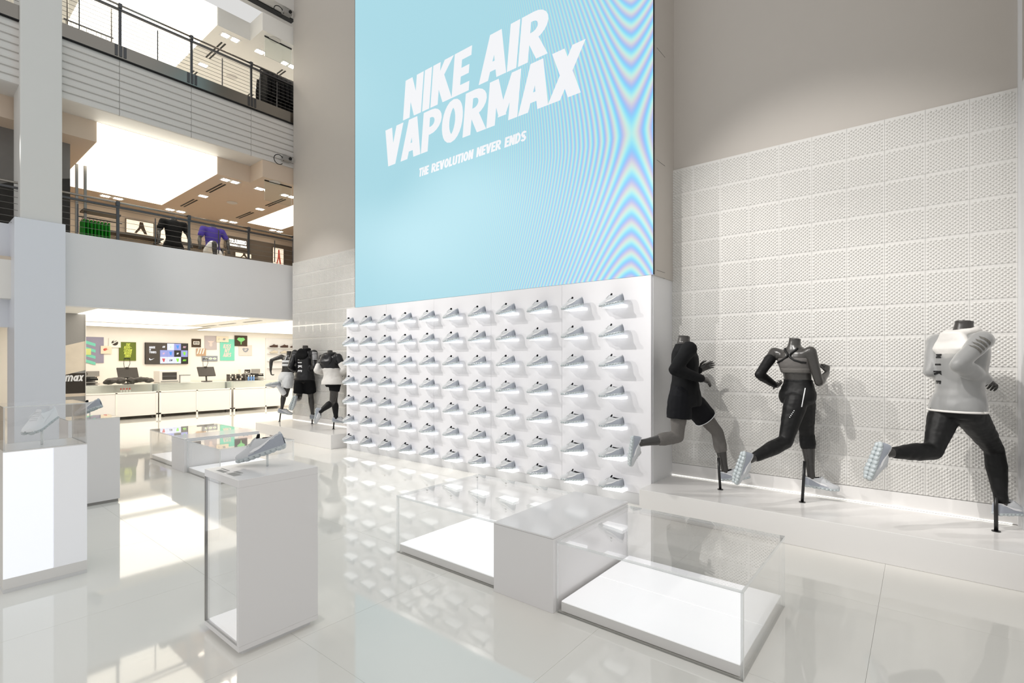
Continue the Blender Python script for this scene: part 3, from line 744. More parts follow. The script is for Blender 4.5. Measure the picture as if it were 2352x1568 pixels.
# ================================================================== MANNEQUINS
# joints of each figure in metres from the foot of its support rod
JOINTS = {
'm1': ((-1.515, 5.103, 0.24), {'nt': (-0.272, -0.22, 1.495), 'nb': (-0.278, -0.225, 1.432), 'sR': (-0.175, -0.361, 1.364), 'eR': (-0.25, -0.524, 1.174), 'wR': (-0.083, -0.286, 1.082), 'hR': (-0.048, -0.207, 1.06), 'sL': (-0.296, -0.021, 1.372), 'eL': (-0.387, 0.021, 1.155), 'wL': (-0.214, 0.032, 1.157), 'hL': (-0.133, 0.046, 1.214), 'ch': (-0.268, -0.217, 1.279), 'wa': (-0.268, -0.217, 1.067), 'pe': (-0.268, -0.217, 0.889), 'pL': (-0.26, -0.108, 0.871), 'kL': (-0.065, 0.127, 0.535), 'aL': (0.014, 0.113, 0.152), 'pR': (-0.271, -0.336, 0.921), 'kR': (-0.287, -0.361, 0.528), 'aR': (-0.566, -0.612, 0.469), 'rt': (-0.03, 0.039, 0.27)}),
'm2': ((-0.816, 5.106, 0.24), {'nt': (-0.049, -0.04, 1.451), 'nb': (-0.055, -0.045, 1.385), 'sL': (-0.22, -0.011, 1.326), 'eL': (-0.306, -0.196, 1.13), 'wL': (-0.226, 0.036, 1.03), 'hL': (-0.183, 0.134, 1.023), 'sR': (0.078, -0.105, 1.329), 'eR': (0.141, -0.093, 1.068), 'wR': (0.174, 0.127, 1.146), 'hR': (0.182, 0.172, 1.2), 'ch': (-0.049, -0.04, 1.246), 'wa': (-0.028, -0.024, 1.069), 'pe': (-0.034, -0.028, 0.938), 'pR': (-0.029, -0.101, 0.904), 'kR': (-0.095, -0.206, 0.553), 'aR': (-0.31, -0.533, 0.414), 'pL': (-0.0, 0.076, 0.902), 'kL': (0.004, 0.208, 0.567), 'aL': (0.051, 0.144, 0.19), 'rt': (0.006, 0.081, 0.323)}),
'm3': ((0.433, 5.132, 0.24), {'nt': (-0.182, -0.146, 1.547), 'nb': (-0.187, -0.15, 1.483), 'sL': (-0.334, -0.025, 1.396), 'eL': (-0.374, -0.148, 1.176), 'wL': (-0.205, 0.143, 1.146), 'hL': (-0.098, 0.256, 1.179), 'sR': (-0.095, -0.282, 1.399), 'eR': (-0.233, -0.445, 1.225), 'wR': (-0.053, -0.145, 1.114), 'hR': (0.008, -0.019, 1.093), 'ch': (-0.199, -0.161, 1.297), 'wa': (-0.212, -0.171, 1.057), 'pe': (-0.224, -0.181, 0.903), 'pR': (-0.169, -0.226, 0.891), 'kR': (0.001, 0.155, 0.581), 'aR': (0.036, 0.068, 0.19), 'pL': (-0.287, -0.167, 0.879), 'kL': (-0.362, -0.317, 0.593), 'aL': (-0.63, -0.585, 0.587), 'rt': (-0.002, -0.002, 0.224)}),
'l1': ((-10.201, 5.067, 0.24), {'nt': (0.152, 0.123, 1.443), 'nb': (0.152, 0.123, 1.362), 'sL': (-0.005, 0.048, 1.327), 'eL': (-0.112, -0.116, 1.256), 'wL': (-0.082, -0.143, 1.043), 'hL': (-0.072, -0.135, 0.981), 'sR': (0.314, 0.176, 1.326), 'eR': (0.385, 0.157, 1.115), 'wR': (0.176, 0.194, 1.005), 'hR': (0.129, 0.181, 0.978), 'ch': (0.152, 0.123, 1.238), 'wa': (0.118, 0.095, 1.033), 'pe': (0.111, 0.09, 0.908), 'pL': (0.003, 0.08, 0.861), 'kL': (-0.078, 0.13, 0.551), 'aL': (-0.024, 0.058, 0.243), 'pR': (0.194, 0.093, 0.875), 'kR': (0.146, 0.054, 0.547), 'aR': (0.17, -0.12, 0.749), 'rt': (-0.12, 0.096, 0.253)}),
'l2': ((-9.351, 5.299, 0.24), {'nt': (-0.107, -0.086, 1.548), 'nb': (-0.107, -0.086, 1.479), 'sL': (-0.3, -0.19, 1.394), 'eL': (-0.238, -0.32, 1.128), 'wL': (-0.413, -0.076, 1.036), 'hL': (-0.448, -0.001, 1.026), 'sR': (0.101, -0.021, 1.392), 'eR': (0.263, -0.095, 1.121), 'wR': (-0.053, -0.016, 1.075), 'hR': (-0.131, -0.028, 1.083), 'ch': (-0.107, -0.086, 1.282), 'wa': (-0.107, -0.086, 1.058), 'pe': (-0.121, -0.097, 0.886), 'pR': (-0.047, -0.038, 0.851), 'kR': (-0.133, 0.047, 0.524), 'aR': (-0.04, 0.032, 0.167), 'pL': (-0.188, -0.151, 0.851), 'kL': (-0.201, -0.162, 0.507), 'aL': (0.11, -0.399, 0.519), 'rt': (-0.094, 0.053, 0.231)}),
'l3': ((-8.340, 5.142, 0.24), {'nt': (-0.05, -0.04, 1.439), 'nb': (-0.05, -0.04, 1.383), 'sL': (-0.235, -0.086, 1.296), 'eL': (-0.189, -0.216, 1.074), 'wL': (-0.296, -0.033, 1.021), 'hL': (-0.325, 0.02, 1.012), 'sR': (0.139, 0.01, 1.311), 'eR': (0.278, 0.045, 1.092), 'wR': (0.017, 0.168, 1.006), 'hR': (-0.049, 0.192, 0.988), 'ch': (-0.05, -0.04, 1.216), 'wa': (-0.013, -0.01, 0.978), 'pe': (-0.006, -0.005, 0.835), 'pR': (0.07, -0.008, 0.805), 'kR': (0.054, -0.059, 0.499), 'aR': (-0.007, -0.263, 0.338), 'pL': (-0.042, 0.044, 0.8), 'kL': (-0.108, 0.093, 0.497), 'aL': (-0.017, 0.064, 0.192), 'rt': (-0.078, 0.066, 0.227)}),
}
from mathutils import noise as mnoise
from mathutils.bvhtree import BVHTree
mat('mannequin_skin', (60, 58, 56), 0.26, 0.5, noise=0.05, nscale=12, rnoise=0.05)
mat('cloth_black', (15, 16, 18), 0.8, 0.2, noise=0.12, nscale=60)
mat('cloth_navy', (11, 12, 17), 0.75, 0.2, noise=0.12, nscale=60)
mat('tights_black', (11, 11, 12), 0.55, 0.3, noise=0.1, nscale=80)
mat('tights_grey', (106, 103, 100), 0.8, 0.2, noise=0.10, nscale=90, bump=.1, bscale=600)
mat('bra_grey', (98, 95, 93), 0.7, 0.25, noise=0.08, nscale=80)
mat('cloth_white', (236, 238, 240), 0.75, 0.2, noise=0.03, nscale=60)
mat('nylon_black', (24, 24, 27), 0.38, 0.45, noise=0.1, nscale=30)
mat('nylon_white', (218, 215, 211), 0.45, 0.4, noise=0.03, nscale=30)
pane('nylon_sheer', 0.80, 0.03, 0.45, (225, 222, 216), 0.52)
mat('print_white', (235, 235, 237), 0.5, 0.3, noise=.01)
mat('print_black', (20, 20, 21), 0.5, 0.3, noise=.05)
mat('stripe_grey', (96, 94, 89), 0.5, 0.3, noise=.05)
mat('rod_black', (22, 22, 23), 0.35, 0.5, noise=.05)

def remesh(mb, voxel, smooth_it=4, wrinkle=0.0, wscale=9.0, seed=0.0, extra=None):
    me = bpy.data.meshes.new('tmp'); me.from_pydata(mb.v, [], mb.f)
    bm = bmesh.new(); bm.from_mesh(me); bmesh.ops.recalc_face_normals(bm, faces=bm.faces); bm.to_mesh(me); bm.free()
    o = bpy.data.objects.new('tmp', me); COL.objects.link(o)
    r = o.modifiers.new('r', 'REMESH'); r.mode = 'VOXEL'; r.voxel_size = voxel
    s = o.modifiers.new('s', 'SMOOTH'); s.iterations = smooth_it; s.factor = 0.5
    dg = bpy.context.evaluated_depsgraph_get(); dg.update()
    out = bpy.data.meshes.new_from_object(o.evaluated_get(dg))
    bpy.data.objects.remove(o); bpy.data.meshes.remove(me)
    if wrinkle > 0:
        n = len(out.vertices); co = [0.0] * (3 * n); out.vertices.foreach_get('co', co)
        no = [0.0] * (3 * n); out.vertices.foreach_get('normal', no)
        for i in range(n):
            p = Vector((co[3 * i] * wscale + seed, co[3 * i + 1] * wscale, co[3 * i + 2] * wscale * 1.35 + seed))
            d = (abs(mnoise.noise(p)) - .25) * wrinkle + mnoise.noise(p * 2.3) * wrinkle * .35
            for k in range(3): co[3 * i + k] += no[3 * i + k] * d
        out.vertices.foreach_set('co', co)
    if extra is not None:
        bm = bmesh.new(); bm.from_mesh(out); bm.from_mesh(extra); bm.to_mesh(out); bm.free()
    out.polygons.foreach_set('use_smooth', [True] * len(out.polygons)); out.update()
    return out
def V3(p): return Vector(p)
def lerp(a, b, t): return a + (b - a) * t
def loft(mb, sts, n=24):
    v = []; f = []
    for (c, la, de, a, b) in sts:
        for k in range(n):
            t = 2 * math.pi * k / n; v.append(c + la * (a * math.cos(t)) + de * (b * math.sin(t)))
    for i in range(len(sts) - 1):
        for k in range(n): f.append((i * n + k, i * n + (k + 1) % n, (i + 1) * n + (k + 1) % n, (i + 1) * n + k))
    f.append(tuple(reversed(range(n)))); f.append(tuple((len(sts) - 1) * n + k for k in range(n)))
    mb.add(v, f)
TORSO = [(0, .060, .060), (.05, .085, .066), (.10, .130, .078), (.17, .168, .094), (.30, .166, .112), (.42, .160, .115), (.56, .145, .106), (.70, .132, .098), (.82, .146, .108), (.94, .164, .120), (1.04, .162, .122), (1.13, .135, .105)]
TORSO_F = [(0, .052, .054), (.05, .074, .060), (.10, .110, .070), (.17, .145, .086), (.30, .142, .105), (.42, .136, .110), (.56, .118, .094), (.70, .112, .088), (.82, .132, .098), (.94, .150, .114), (1.04, .150, .118), (1.13, .125, .102)]
class Fig:
    def __init__(s, key, female=False, k=1.0, lat_p=None):
        base, j = JOINTS[key]; s.base = base; s.j = {a: V3(b) for a, b in j.items()}; s.k = k
        s.tab = TORSO_F if female else TORSO; s.f = female
        s.lat_s = (s.j['sR'] - s.j['sL']); s.lat_s.z *= .5; s.lat_s.normalize()
        s.lat_p = (s.j['pR'] - s.j['pL']); s.lat_p.z = 0; s.lat_p.normalize()
        s.lat_p = lerp(s.lat_p, s.lat_s, .85).normalized()
        if lat_p is not None: s.lat_p = Vector(lat_p).normalized()
        s.fwd = Vector((0, 0, 1)).cross(s.lat_s).normalized()
        s.fwd_p = Vector((0, 0, 1)).cross(s.lat_p).normalized()
    def spine(s, t):
        P = [s.j['nb'], s.j['ch'], s.j['wa'], s.j['pe']]; T = [0, .35, .70, 1.0]
        if t >= 1: return P[3] + (P[3] - P[2]).normalized() * (t - 1) * .5
        for i in range(3):
            if t <= T[i + 1]: return lerp(P[i], P[i + 1], (t - T[i]) / (T[i + 1] - T[i]))
    def ab(s, t):
        tb = s.tab
        for p, q in zip(tb[:-1], tb[1:]):
            if p[0] <= t <= q[0]:
                u = (t - p[0]) / (q[0] - p[0]); return lerp(p[1], q[1], u) * s.k, lerp(p[2], q[2], u) * s.k
        return tb[-1][1] * s.k, tb[-1][2] * s.k
    def station(s, t, off=0.0):
        la = lerp(s.lat_s, s.lat_p, min(1, max(0, t))).normalized(); a, b = s.ab(min(t, 1.13))
        return (s.spine(t), la, Vector((0, 0, 1)).cross(la).normalized(), a + off, b + off)
    def torso(s, mb, t0, t1, off=lambda t: 0.0, n=14):
        loft(mb, [s.station(t0 + (t1 - t0) * i / n, off(t0 + (t1 - t0) * i / n)) for i in range(n + 1)])
    def limb(s, mb, a, b, prof, off=0.0, t0=0.0, t1=1.0, n=14, hem=False):
        A, B = s.j[a], s.j[b]; pts = []; rs = []
        m = 12
        for i in range(m + 1):
            t = t0 + (t1 - t0) * i / m
            for p, q in zip(prof[:-1], prof[1:]):
                if p[0] <= t <= q[0] + 1e-6:
                    u = (t - p[0]) / (q[0] - p[0]); r = lerp(p[1], q[1], u); break
            pts.append(lerp(A, B, t)); o_ = off(t) if callable(off) else off
            rs.append(r * s.k + o_)
        mb.tube(pts, rs, n)
        mb.ball(pts[0], rs[0], 12)
        if not hem: mb.ball(pts[-1], rs[-1], 12)
UPARM = [(0, .058), (.25, .052), (.6, .045), (1, .039)]
FOREARM = [(0, .039), (.25, .042), (.6, .035), (1, .026)]
THIGH = [(0, .088), (.2, .086), (.55, .070), (.85, .056), (1, .053)]
SHANK = [(0, .053), (.15, .054), (.32, .057), (.55, .047), (.8, .035), (1, .034)]
ARMF, LEGF = .86, .95
def sc_(prof, k): return [(t, r * k) for t, r in prof]
def hand(mb, w, tip_dir, normal, side, curl=.35, k=1.0):
    """palm + four bent fingers of unequal length + thumb; returns finger mesh builder"""
    d = V3(tip_dir).normalized(); nrm = (V3(normal) - d * V3(normal).dot(d)).normalized(); lat = d.cross(nrm).normalized() * side
    pl = .085 * k
    c = []
    for t, a, b in ((-.25, .022, .019), (0, .026, .019), (.4, .036, .016), (.85, .041, .014), (1.0, .037, .011)):
        c.append((w + d * (pl * t), lat, nrm, a * k, b * k))
    loft(mb, c, 14)
    F = MB()
    for i, (ln, y) in enumerate(((.072, .030), (.080, .0105), (.074, -.0095), (.058, -.029))):
        p = w + d * (pl * .93) + lat * (y * k); dd = d + lat * (y * 1.4); pts = [p - d * .02]; a = 0.0
        for q in (.45, .32, .23):
            pts.append(p.copy()); a += curl
            step = (dd.normalized() * math.cos(a) + nrm * math.sin(a)) * (ln * q * k); p = p + step
        pts.append(p); F.tube(pts, [.0095 * k, .0092 * k, .0088 * k, .0080 * k, .0055 * k], 8)
        F.ball(p, .0056 * k, 8)
    p = w + d * (pl * .25) + lat * (.028 * k); pts = [p - lat * .012]
    for q, (u, v_, n_) in ((.035, (.6, .75, .15)), (.030, (.8, .45, .35)), (.024, (.9, .15, .5))):
        pts.append(p.copy()); p = p + (d * u + lat * v_ + nrm * n_).normalized() * q * k
    pts.append(p); F.tube(pts, [.0125 * k, .0115 * k, .0105 * k, .0095 * k, .006 * k], 8); F.ball(p, .006 * k, 8)
    return F
def foot_shoe(fig, e, ankle, toe, up, name='running_shoe', scale=1.0):
    t = V3(toe).normalized(); xa = -t; u = V3(up); za = (u - xa * u.dot(xa)).normalized(); ya = za.cross(xa)
    m = Matrix((xa, ya, za)).transposed()
    org = fig.j[ankle] - m @ (Vector((.082, 0, .085)) * scale)
    return make_shoe(name, e, mtx=Matrix.Translation(org) @ m.to_4x4(), scale=scale, skip=('tongue',))
def build_fig(fig, name, label, hands, feet, voxel=.008, group=None):
    e = empty(name, fig.base); tag(e, label, 'mannequin', group)
    mb = MB(); ak = ARMF if fig.f else 1.0; lk = LEGF if fig.f else 1.0
    nt, nb = fig.j['nt'], fig.j['nb']; nr = (.05 if fig.f else .058) * fig.k
    mb.tube([nt, lerp(nt, nb, .3), nb, nb - Vector((0, 0, .05))], [nr * .98, nr * .93, nr * 1.05, nr * 1.2], 18)
    fig.torso(mb, 0, 1.13)
    for s in 'LR':
        fig.limb(mb, 's' + s, 'e' + s, sc_(UPARM, ak)); fig.limb(mb, 'e' + s, 'w' + s, sc_(FOREARM, ak))
        fig.limb(mb, 'p' + s, 'k' + s, sc_(THIGH, lk)); fig.limb(mb, 'k' + s, 'a' + s, sc_(SHANK, lk))
        mb.tube([lerp(fig.j['ch'], fig.j['s' + s], .45), fig.j['s' + s]], [.07 * ak * fig.k, .058 * ak * fig.k], 14)
        mb.tube([fig.j['pe'] + (fig.j['p' + s] - fig.j['pe']) * .3, fig.j['p' + s]], [.105 * lk * fig.k, .09 * lk * fig.k], 14)
    fingers = MB()
    for s, (dr, nr_, curl) in hands.items():
        w = fig.j['w' + s]; d = dr if dr else tuple(fig.j['h' + s] - w)
        F = hand(mb, w, d, nr_, 1 if s == 'R' else -1, curl, ak * 1.02)
        fingers.add(F.v, F.f)
    me = remesh(mb, voxel, 3, extra=fingers.mesh('f', 'mannequin_skin', True))
    me.name = 'body'; me.materials.clear(); me.materials.append(M['mannequin_skin'])
    put('body', me, e)
    for s, (toe, up) in feet.items(): foot_shoe(fig, e, 'a' + s, toe, up)
    rt = fig.j['rt']
    r = MB().tube([rt + Vector((0, 0, .03)), lerp(rt, Vector((0, 0, 0)), .35), (0, 0, .0)], .0125, 12).build('support_rod', 'rod_black', e, True)
    MB().tube([(0, 0, 0), (0, 0, .006)], .026, 16).build('rod_foot', 'rod_black', r)
    return e
def garment(e, name, mats, fill, voxel=.009, smooth_it=3, wrinkle=.006, wscale=9.0):
    mb = MB(); fill(mb); me = remesh(mb, voxel, smooth_it, wrinkle, wscale, seed=len(name) * 1.7)
    me.name = name; me.materials.clear(); me.materials.append(M[mats]); return put(name, me, e)
def wrap_print(e, name, garm, polys, frame, mats, lift=.003, grid=6):
    """flat 2D polygons (quads/tris) pressed onto a garment along -normal"""
    o, u, v, n = [V3(q) for q in frame]; me = garm.data
    bvh = BVHTree.FromPolygons([w.co for w in me.vertices], [tuple(p.vertices) for p in me.polygons])
    mb = MB()
    for p in polys:
        p = list(p)
        if len(p) == 3: p.append(p[2])
        if len(p) != 4: continue
        pts = []; ok = True
        for i in range(grid + 1):
            for k in range(grid + 1):
                s_, t_ = i / grid, k / grid
                x = (1 - s_) * ((1 - t_) * p[0][0] + t_ * p[3][0]) + s_ * ((1 - t_) * p[1][0] + t_ * p[2][0])
                y = (1 - s_) * ((1 - t_) * p[0][1] + t_ * p[3][1]) + s_ * ((1 - t_) * p[1][1] + t_ * p[2][1])
                q = o + u * x + v * y + n * .6
                hit = bvh.ray_cast(q, -n)
                if hit[0] is None: ok = False; break
                pts.append(hit[0] + n * lift)
            if not ok: break
        if ok:
            g = grid + 1
            mb.add(pts, [(i * g + k, (i + 1) * g + k, (i + 1) * g + k + 1, i * g + k + 1) for i in range(grid) for k in range(grid)])
    return mb.build(name, mats, garm) if mb.v else None
CR = Vector((.7781, .6281, 0)); CF = Vector((-.6281, .7781, 0)); UZ = Vector((0, 0, 1))
def cv(r, d, z): return CR * r + CF * d + UZ * z

# ---------------------------------------------------------------- runner in black sweater
g1 = Fig('m1'); e1 = build_fig(g1, 'mannequin', 'headless running mannequin in black sweater, black shorts and grey tights', 
    {'R': (cv(1, .4, -.25), cv(-.2, .6, -.6), .45), 'L': (cv(.8, -.1, .45), cv(.1, -.9, -.3), .25)},
    {'L': (cv(.92, -.15, .10), cv(-.1, 0, 1)), 'R': (cv(-.12, .05, -1), cv(1, 0, -.05))}, .007)
def f_(mb):
    g1.torso(mb, .03, 1.14, lambda t: .014 + .03 * max(0, t - .4) + .05 * max(0, t - .95))
    for s in 'LR':
        g1.limb(mb, 's' + s, 'e' + s, UPARM, .018); g1.limb(mb, 'e' + s, 'w' + s, FOREARM, lambda t: .018 - .006 * t, 0, .97)
        mb.tube([lerp(g1.j['ch'], g1.j['s' + s], .45), g1.j['s' + s]], [.085, .075], 14)
garment(e1, 'sweater', 'cloth_black', f_, .009, 4, .007, 7)
def f_(mb):
    g1.torso(mb, .97, 1.12, lambda t: .026)
    for s in 'LR': g1.limb(mb, 'p' + s, 'k' + s, THIGH, lambda t: .020 + .045 * t, 0, .56, hem=True)
sh = garment(e1, 'shorts', 'cloth_navy', f_, .009, 3, .008, 8)
k0 = lerp(g1.j['pL'], g1.j['kL'], .545)
dl = (g1.j['kL'] - g1.j['pL']).normalized()
ring = []
sd = dl.cross(UZ).normalized(); u2 = sd.cross(dl)
for k in range(14):
    a = rad(-150 + 200 * k / 13); ring.append(k0 + sd * (.118 * math.cos(a)) + u2 * (.118 * math.sin(a)))
MB().tube(ring, .0035, 6).build('white_piping', 'print_white', sh, True)
def f_(mb):
    for s in 'LR':
        g1.limb(mb, 'p' + s, 'k' + s, THIGH, .006); g1.limb(mb, 'k' + s, 'a' + s, SHANK, .007, 0, .42)
garment(e1, 'tights', 'tights_grey', f_, .008, 2, .005, 16)

# ---------------------------------------------------------------- runner in sports bra
g2 = Fig('m2', True, 1.0, cv(.42, -.9, 0)); e2 = build_fig(g2, 'mannequin', 'headless running mannequin in grey sports bra, black tights and one black arm sleeve',
    {'R': (cv(.15, .35, 1), cv(-.3, 1, -.1), 1.15), 'L': (cv(.9, .5, -.05), cv(.1, .7, .5), .6)},
    {'L': (cv(.94, -.3, -.11), cv(.15, 0, 1)), 'R': (cv(-.27, .1, -1), cv(1, .1, -.2))}, .007)
def f_(mb): g2.torso(mb, .27, .55, lambda t: .007)
br = garment(e2, 'sports_bra', 'bra_grey', f_, .008, 2, .002, 20)
def f_(mb): g2.torso(mb, .46, .55, lambda t: .010)
garment(e2, 'bra_band', 'tights_grey', f_, .008, 1, .0, 20)
bk = -g2.fwd
def onback(t, x, lift=.008):
    c, la, de, a, b = g2.station(t, lift); y = b * math.sqrt(max(0, 1 - (x / a) ** 2)); return c + la * x - de * y
for sg in (-1, 1):
    st = MB(); pts = [onback(.055, sg * .055, .006), onback(.10, sg * .045), onback(.17, sg * .015), onback(.21, sg * .008), onback(.26, sg * .02), onback(.32, sg * .055), onback(.36, sg * .10), onback(.37, sg * .128)]
    P2 = []
    for i in range(len(pts) - 1):
        for k in range(4): P2.append(lerp(pts[i], pts[i + 1], k / 4))
    P2.append(pts[-1]); st.tube(P2, .0085, 8); st.build('strap', 'print_black', br, True)
def f_(mb):
    g2.limb(mb, 'sL', 'eL', sc_(UPARM, ARMF), .006, .30, 1); g2.limb(mb, 'eL', 'wL', sc_(FOREARM, ARMF), .006, 0, .98)
garment(e2, 'arm_sleeve', 'tights_black', f_, .007, 2, .003, 18)
def f_(mb):
    g2.torso(mb, .66, 1.13, lambda t: .008)
    for s in 'LR':
        g2.limb(mb, 'p' + s, 'k' + s, sc_(THIGH, LEGF), .010)
        mb.tube([g2.j['pe'] + (g2.j['p' + s] - g2.j['pe']) * .3, g2.j['p' + s]], [.100, .092], 14)
    g2.limb(mb, 'kR', 'aR', sc_(SHANK, LEGF), .011, 0, .80); g2.limb(mb, 'kL', 'aL', sc_(SHANK, LEGF), .015, 0, .22)
tg_ = garment(e2, 'running_tights', 'tights_black', f_, .008, 3, .004, 14)
n2 = (-g2.fwd_p * .8 + g2.lat_p * .6).normalized(); rt2 = UZ.cross(n2).normalized()
c2 = g2.spine(.86)
wrap_print(e2, 'zip_pocket', tg_, [[(.05, .02), (.058, .02), (.03, -.14), (.022, -.14)]], (c2, rt2, UZ, n2), 'print_white', .003)
wrap_print(e2, 'reflective_dots', tg_, [[(-.035 - .008 * i, -.17 - .014 * i), (-.028 - .008 * i, -.17 - .014 * i), (-.028 - .008 * i, -.177 - .014 * i), (-.035 - .008 * i, -.177 - .014 * i)] for i in range(5)], (c2, rt2, UZ, n2), 'print_white', .003, 2)

# ---------------------------------------------------------------- runner in sheer white jacket
def jacket(fig, mb, off=.020, hem=1.06, cuffs=.98, flare=.03):
    fig.torso(mb, .02, hem, lambda t: off + flare * max(0, t - .35), 16)
    ak = ARMF if fig.f else 1.0
    for s in 'LR':
        fig.limb(mb, 's' + s, 'e' + s, sc_(UPARM, ak), off * .7); fig.limb(mb, 'e' + s, 'w' + s, sc_(FOREARM, ak), lambda t: off * .7 + .010 * math.sin(math.pi * t), 0, cuffs, hem=True)
        mb.tube([lerp(fig.j['ch'], fig.j['s' + s], .45), fig.j['s' + s]], [.082 * ak, .072 * ak], 14)
def hood(fig, mb, k=1.0):
    nb = fig.j['nb']; la, fw = fig.lat_s, fig.fwd; pts = []
    for i in range(17):
        a = 2 * math.pi * i / 16
        pts.append(nb + la * (.085 * k * math.cos(a)) + fw * (.07 * k * math.sin(a) - .012) + UZ * (-.015 + .012 * math.sin(a)))
    mb.tube(pts, .026 * k, 12)
    c = nb - fw * (.085 * k) - UZ * (.065 * k)
    sts = []
    for t, a, b in ((-.05, .08, .038), (.02, .125, .042), (.07, .13, .042), (.11, .09, .034), (.14, .035, .02)):
        sts.append((c - UZ * (t * k) - fw * (.02 * k * (t > .05)), la, fw, a * k, b * k))
    loft(mb, sts)
g3 = Fig('m3'); e3 = build_fig(g3, 'mannequin', 'headless running mannequin in sheer white hooded jacket and black tights',
    {'R': (cv(.9, .5, -.25), cv(-.2, .6, -.8), .45), 'L': (cv(.9, .2, .12), cv(.2, -.6, -.5), .2)},
    {'R': (cv(.97, .15, -.03), cv(0, 0, 1)), 'L': (cv(-.33, .05, -1), cv(1, 0, -.25))}, .007)
jk = garment(e3, 'jacket', 'nylon_sheer', lambda mb: jacket(g3, mb, .016, 1.03, .98, .012), .010, 3, .010, 6)
garment(e3, 'hood', 'nylon_white', lambda mb: hood(g3, mb, 1.05), .009, 3, .006, 10)
hp = [g3.station(1.03, .025)]
c, la, de, a, b = hp[0]
MB().tube([c + la * (a * math.cos(2 * math.pi * i / 36)) + de * (b * math.sin(2 * math.pi * i / 36)) for i in range(37)], .008, 8).build('hem', 'nylon_white', jk, True)
def tights(fig, mb, top=.80, R1=.9, L1=.9, off=.009):
    fig.torso(mb, top, 1.13, lambda t: off + .002); lk = LEGF if fig.f else 1.0
    for s, t1 in (('L', L1), ('R', R1)):
        fig.limb(mb, 'p' + s, 'k' + s, sc_(THIGH, lk), off + .002); fig.limb(mb, 'k' + s, 'a' + s, sc_(SHANK, lk), off, 0, t1)
        mb.tube([fig.j['pe'] + (fig.j['p' + s] - fig.j['pe']) * .3, fig.j['p' + s]], [.118 * lk, .104 * lk], 14)
garment(e3, 'running_tights', 'tights_black', lambda mb: tights(g3, mb, .8, .93, .80), .008, 3, .005, 12)
def back_word(fig, e, garm, mats, t=.30, h=.075, step=.082, x0=-.055, gap=None):
    n = -fig.fwd; right = fig.lat_s; o = fig.spine(t); y = 0.0
    for ch in 'NIKE':
        w, ps = glyph(ch)
        wrap_print(e, 'letter', garm, [[(q[1] * h, -(y + q[0] * h)) for q in p] for p in ps], (o + right * x0, right, UZ, n), mats, .004)
        y += w * h + (gap if gap else h * .42)
back_word(g3, e3, jk, 'print_black', .335, .060, x0=-.085, gap=.042)
# sleeve bars
aR, bR = g3.j['sR'], g3.j['eR']; dr = (bR - aR).normalized(); nn = (cv(.1, -1, .25)); nn = (nn - dr * nn.dot(dr)).normalized(); vv = nn.cross(dr)
wrap_print(e3, 'sleeve_bars', jk, [[(.03 + .030 * i, -.055), (.03 + .030 * i + .014, -.045), (.03 + .030 * i + .014, .03), (.03 + .030 * i, .02)] for i in range(7)], (aR, dr, vv, nn), 'stripe_grey', .006, 4)

# ---------------------------------------------------------------- the trio beside the shoe wall
h1 = Fig('l1', True); q1 = build_fig(h1, 'mannequin', 'headless mannequin in white bra and white shorts on the platform by the shoe wall',
    {'L': (cv(.15, 0, -1), cv(.6, .5, 0), .7), 'R': (None, cv(0, .5, -.8), .5)},
    {'L': (cv(.75, .35, -.2), cv(.3, 0, 1)), 'R': (cv(-.95, -.1, -.18), cv(.15, .3, -1))}, .011)
garment(q1, 'sports_bra', 'cloth_white', lambda mb: h1.torso(mb, .30, .40, lambda t: .008), .010, 2, .0)
wb = garment(q1, 'bra_band', 'cloth_white', lambda mb: h1.torso(mb, .44, .53, lambda t: .009), .010, 2, .0)
MB().tube([h1.spine(.04) - h1.fwd * .06, h1.spine(.18) - h1.fwd * .092, h1.spine(.32) - h1.fwd * .115], .012, 8).build('strap', 'cloth_white', wb, True)
def f_(mb):
    h1.torso(mb, .74, 1.12, lambda t: .012 + .03 * (t - .74))
    for s in 'LR': h1.limb(mb, 'p' + s, 'k' + s, THIGH, lambda t: .02 + .03 * t, 0, .54, hem=True)
garment(q1, 'shorts', 'cloth_white', f_, .011, 3, .008)
garment(q1, 'sock', 'cloth_white', lambda mb: h1.limb(mb, 'kR', 'aR', SHANK, .006, .25, 1.0), .010, 2, .003)
h2 = Fig('l2'); q2 = build_fig(h2, 'mannequin', 'headless mannequin in black hooded jacket with white lettering on its back and black shorts',
    {'R': (None, cv(0, 0, -1), .5), 'L': (None, cv(0, 0, -1), .5)},
    {'R': (cv(.3, .9, 0), cv(0, 0, 1)), 'L': (cv(-.28, -.1, -1), cv(.1, 1, 0))}, .011)
jb = garment(q2, 'jacket', 'nylon_black', lambda mb: jacket(h2, mb, .022, 1.04), .011, 3, .010, 7)
garment(q2, 'hood', 'cloth_black', lambda mb: hood(h2, mb, 1.1), .011, 3, .006)
back_word(h2, q2, jb, 'print_white', .30, .10, x0=-.07)
aR, bR = h2.j['sR'], h2.j['eR']; dr = (bR - aR).normalized(); nn = (cv(.55, -.8, .1)); nn = (nn - dr * nn.dot(dr)).normalized(); vv = nn.cross(dr)
wrap_print(q2, 'sleeve_bars', jb, [[(.02 + .03 * i, -.05), (.02 + .03 * i + .013, -.04), (.02 + .03 * i + .013, .045), (.02 + .03 * i, .035)] for i in range(6)], (aR, dr, vv, nn), 'print_white', .004, 4)
def f_(mb):
    h2.torso(mb, .86, 1.12, lambda t: .030)
    for s in 'LR': h2.limb(mb, 'p' + s, 'k' + s, THIGH, lambda t: .018 + .045 * t, 0, .72, hem=True)
garment(q2, 'shorts', 'cloth_black', f_, .011, 3, .010)
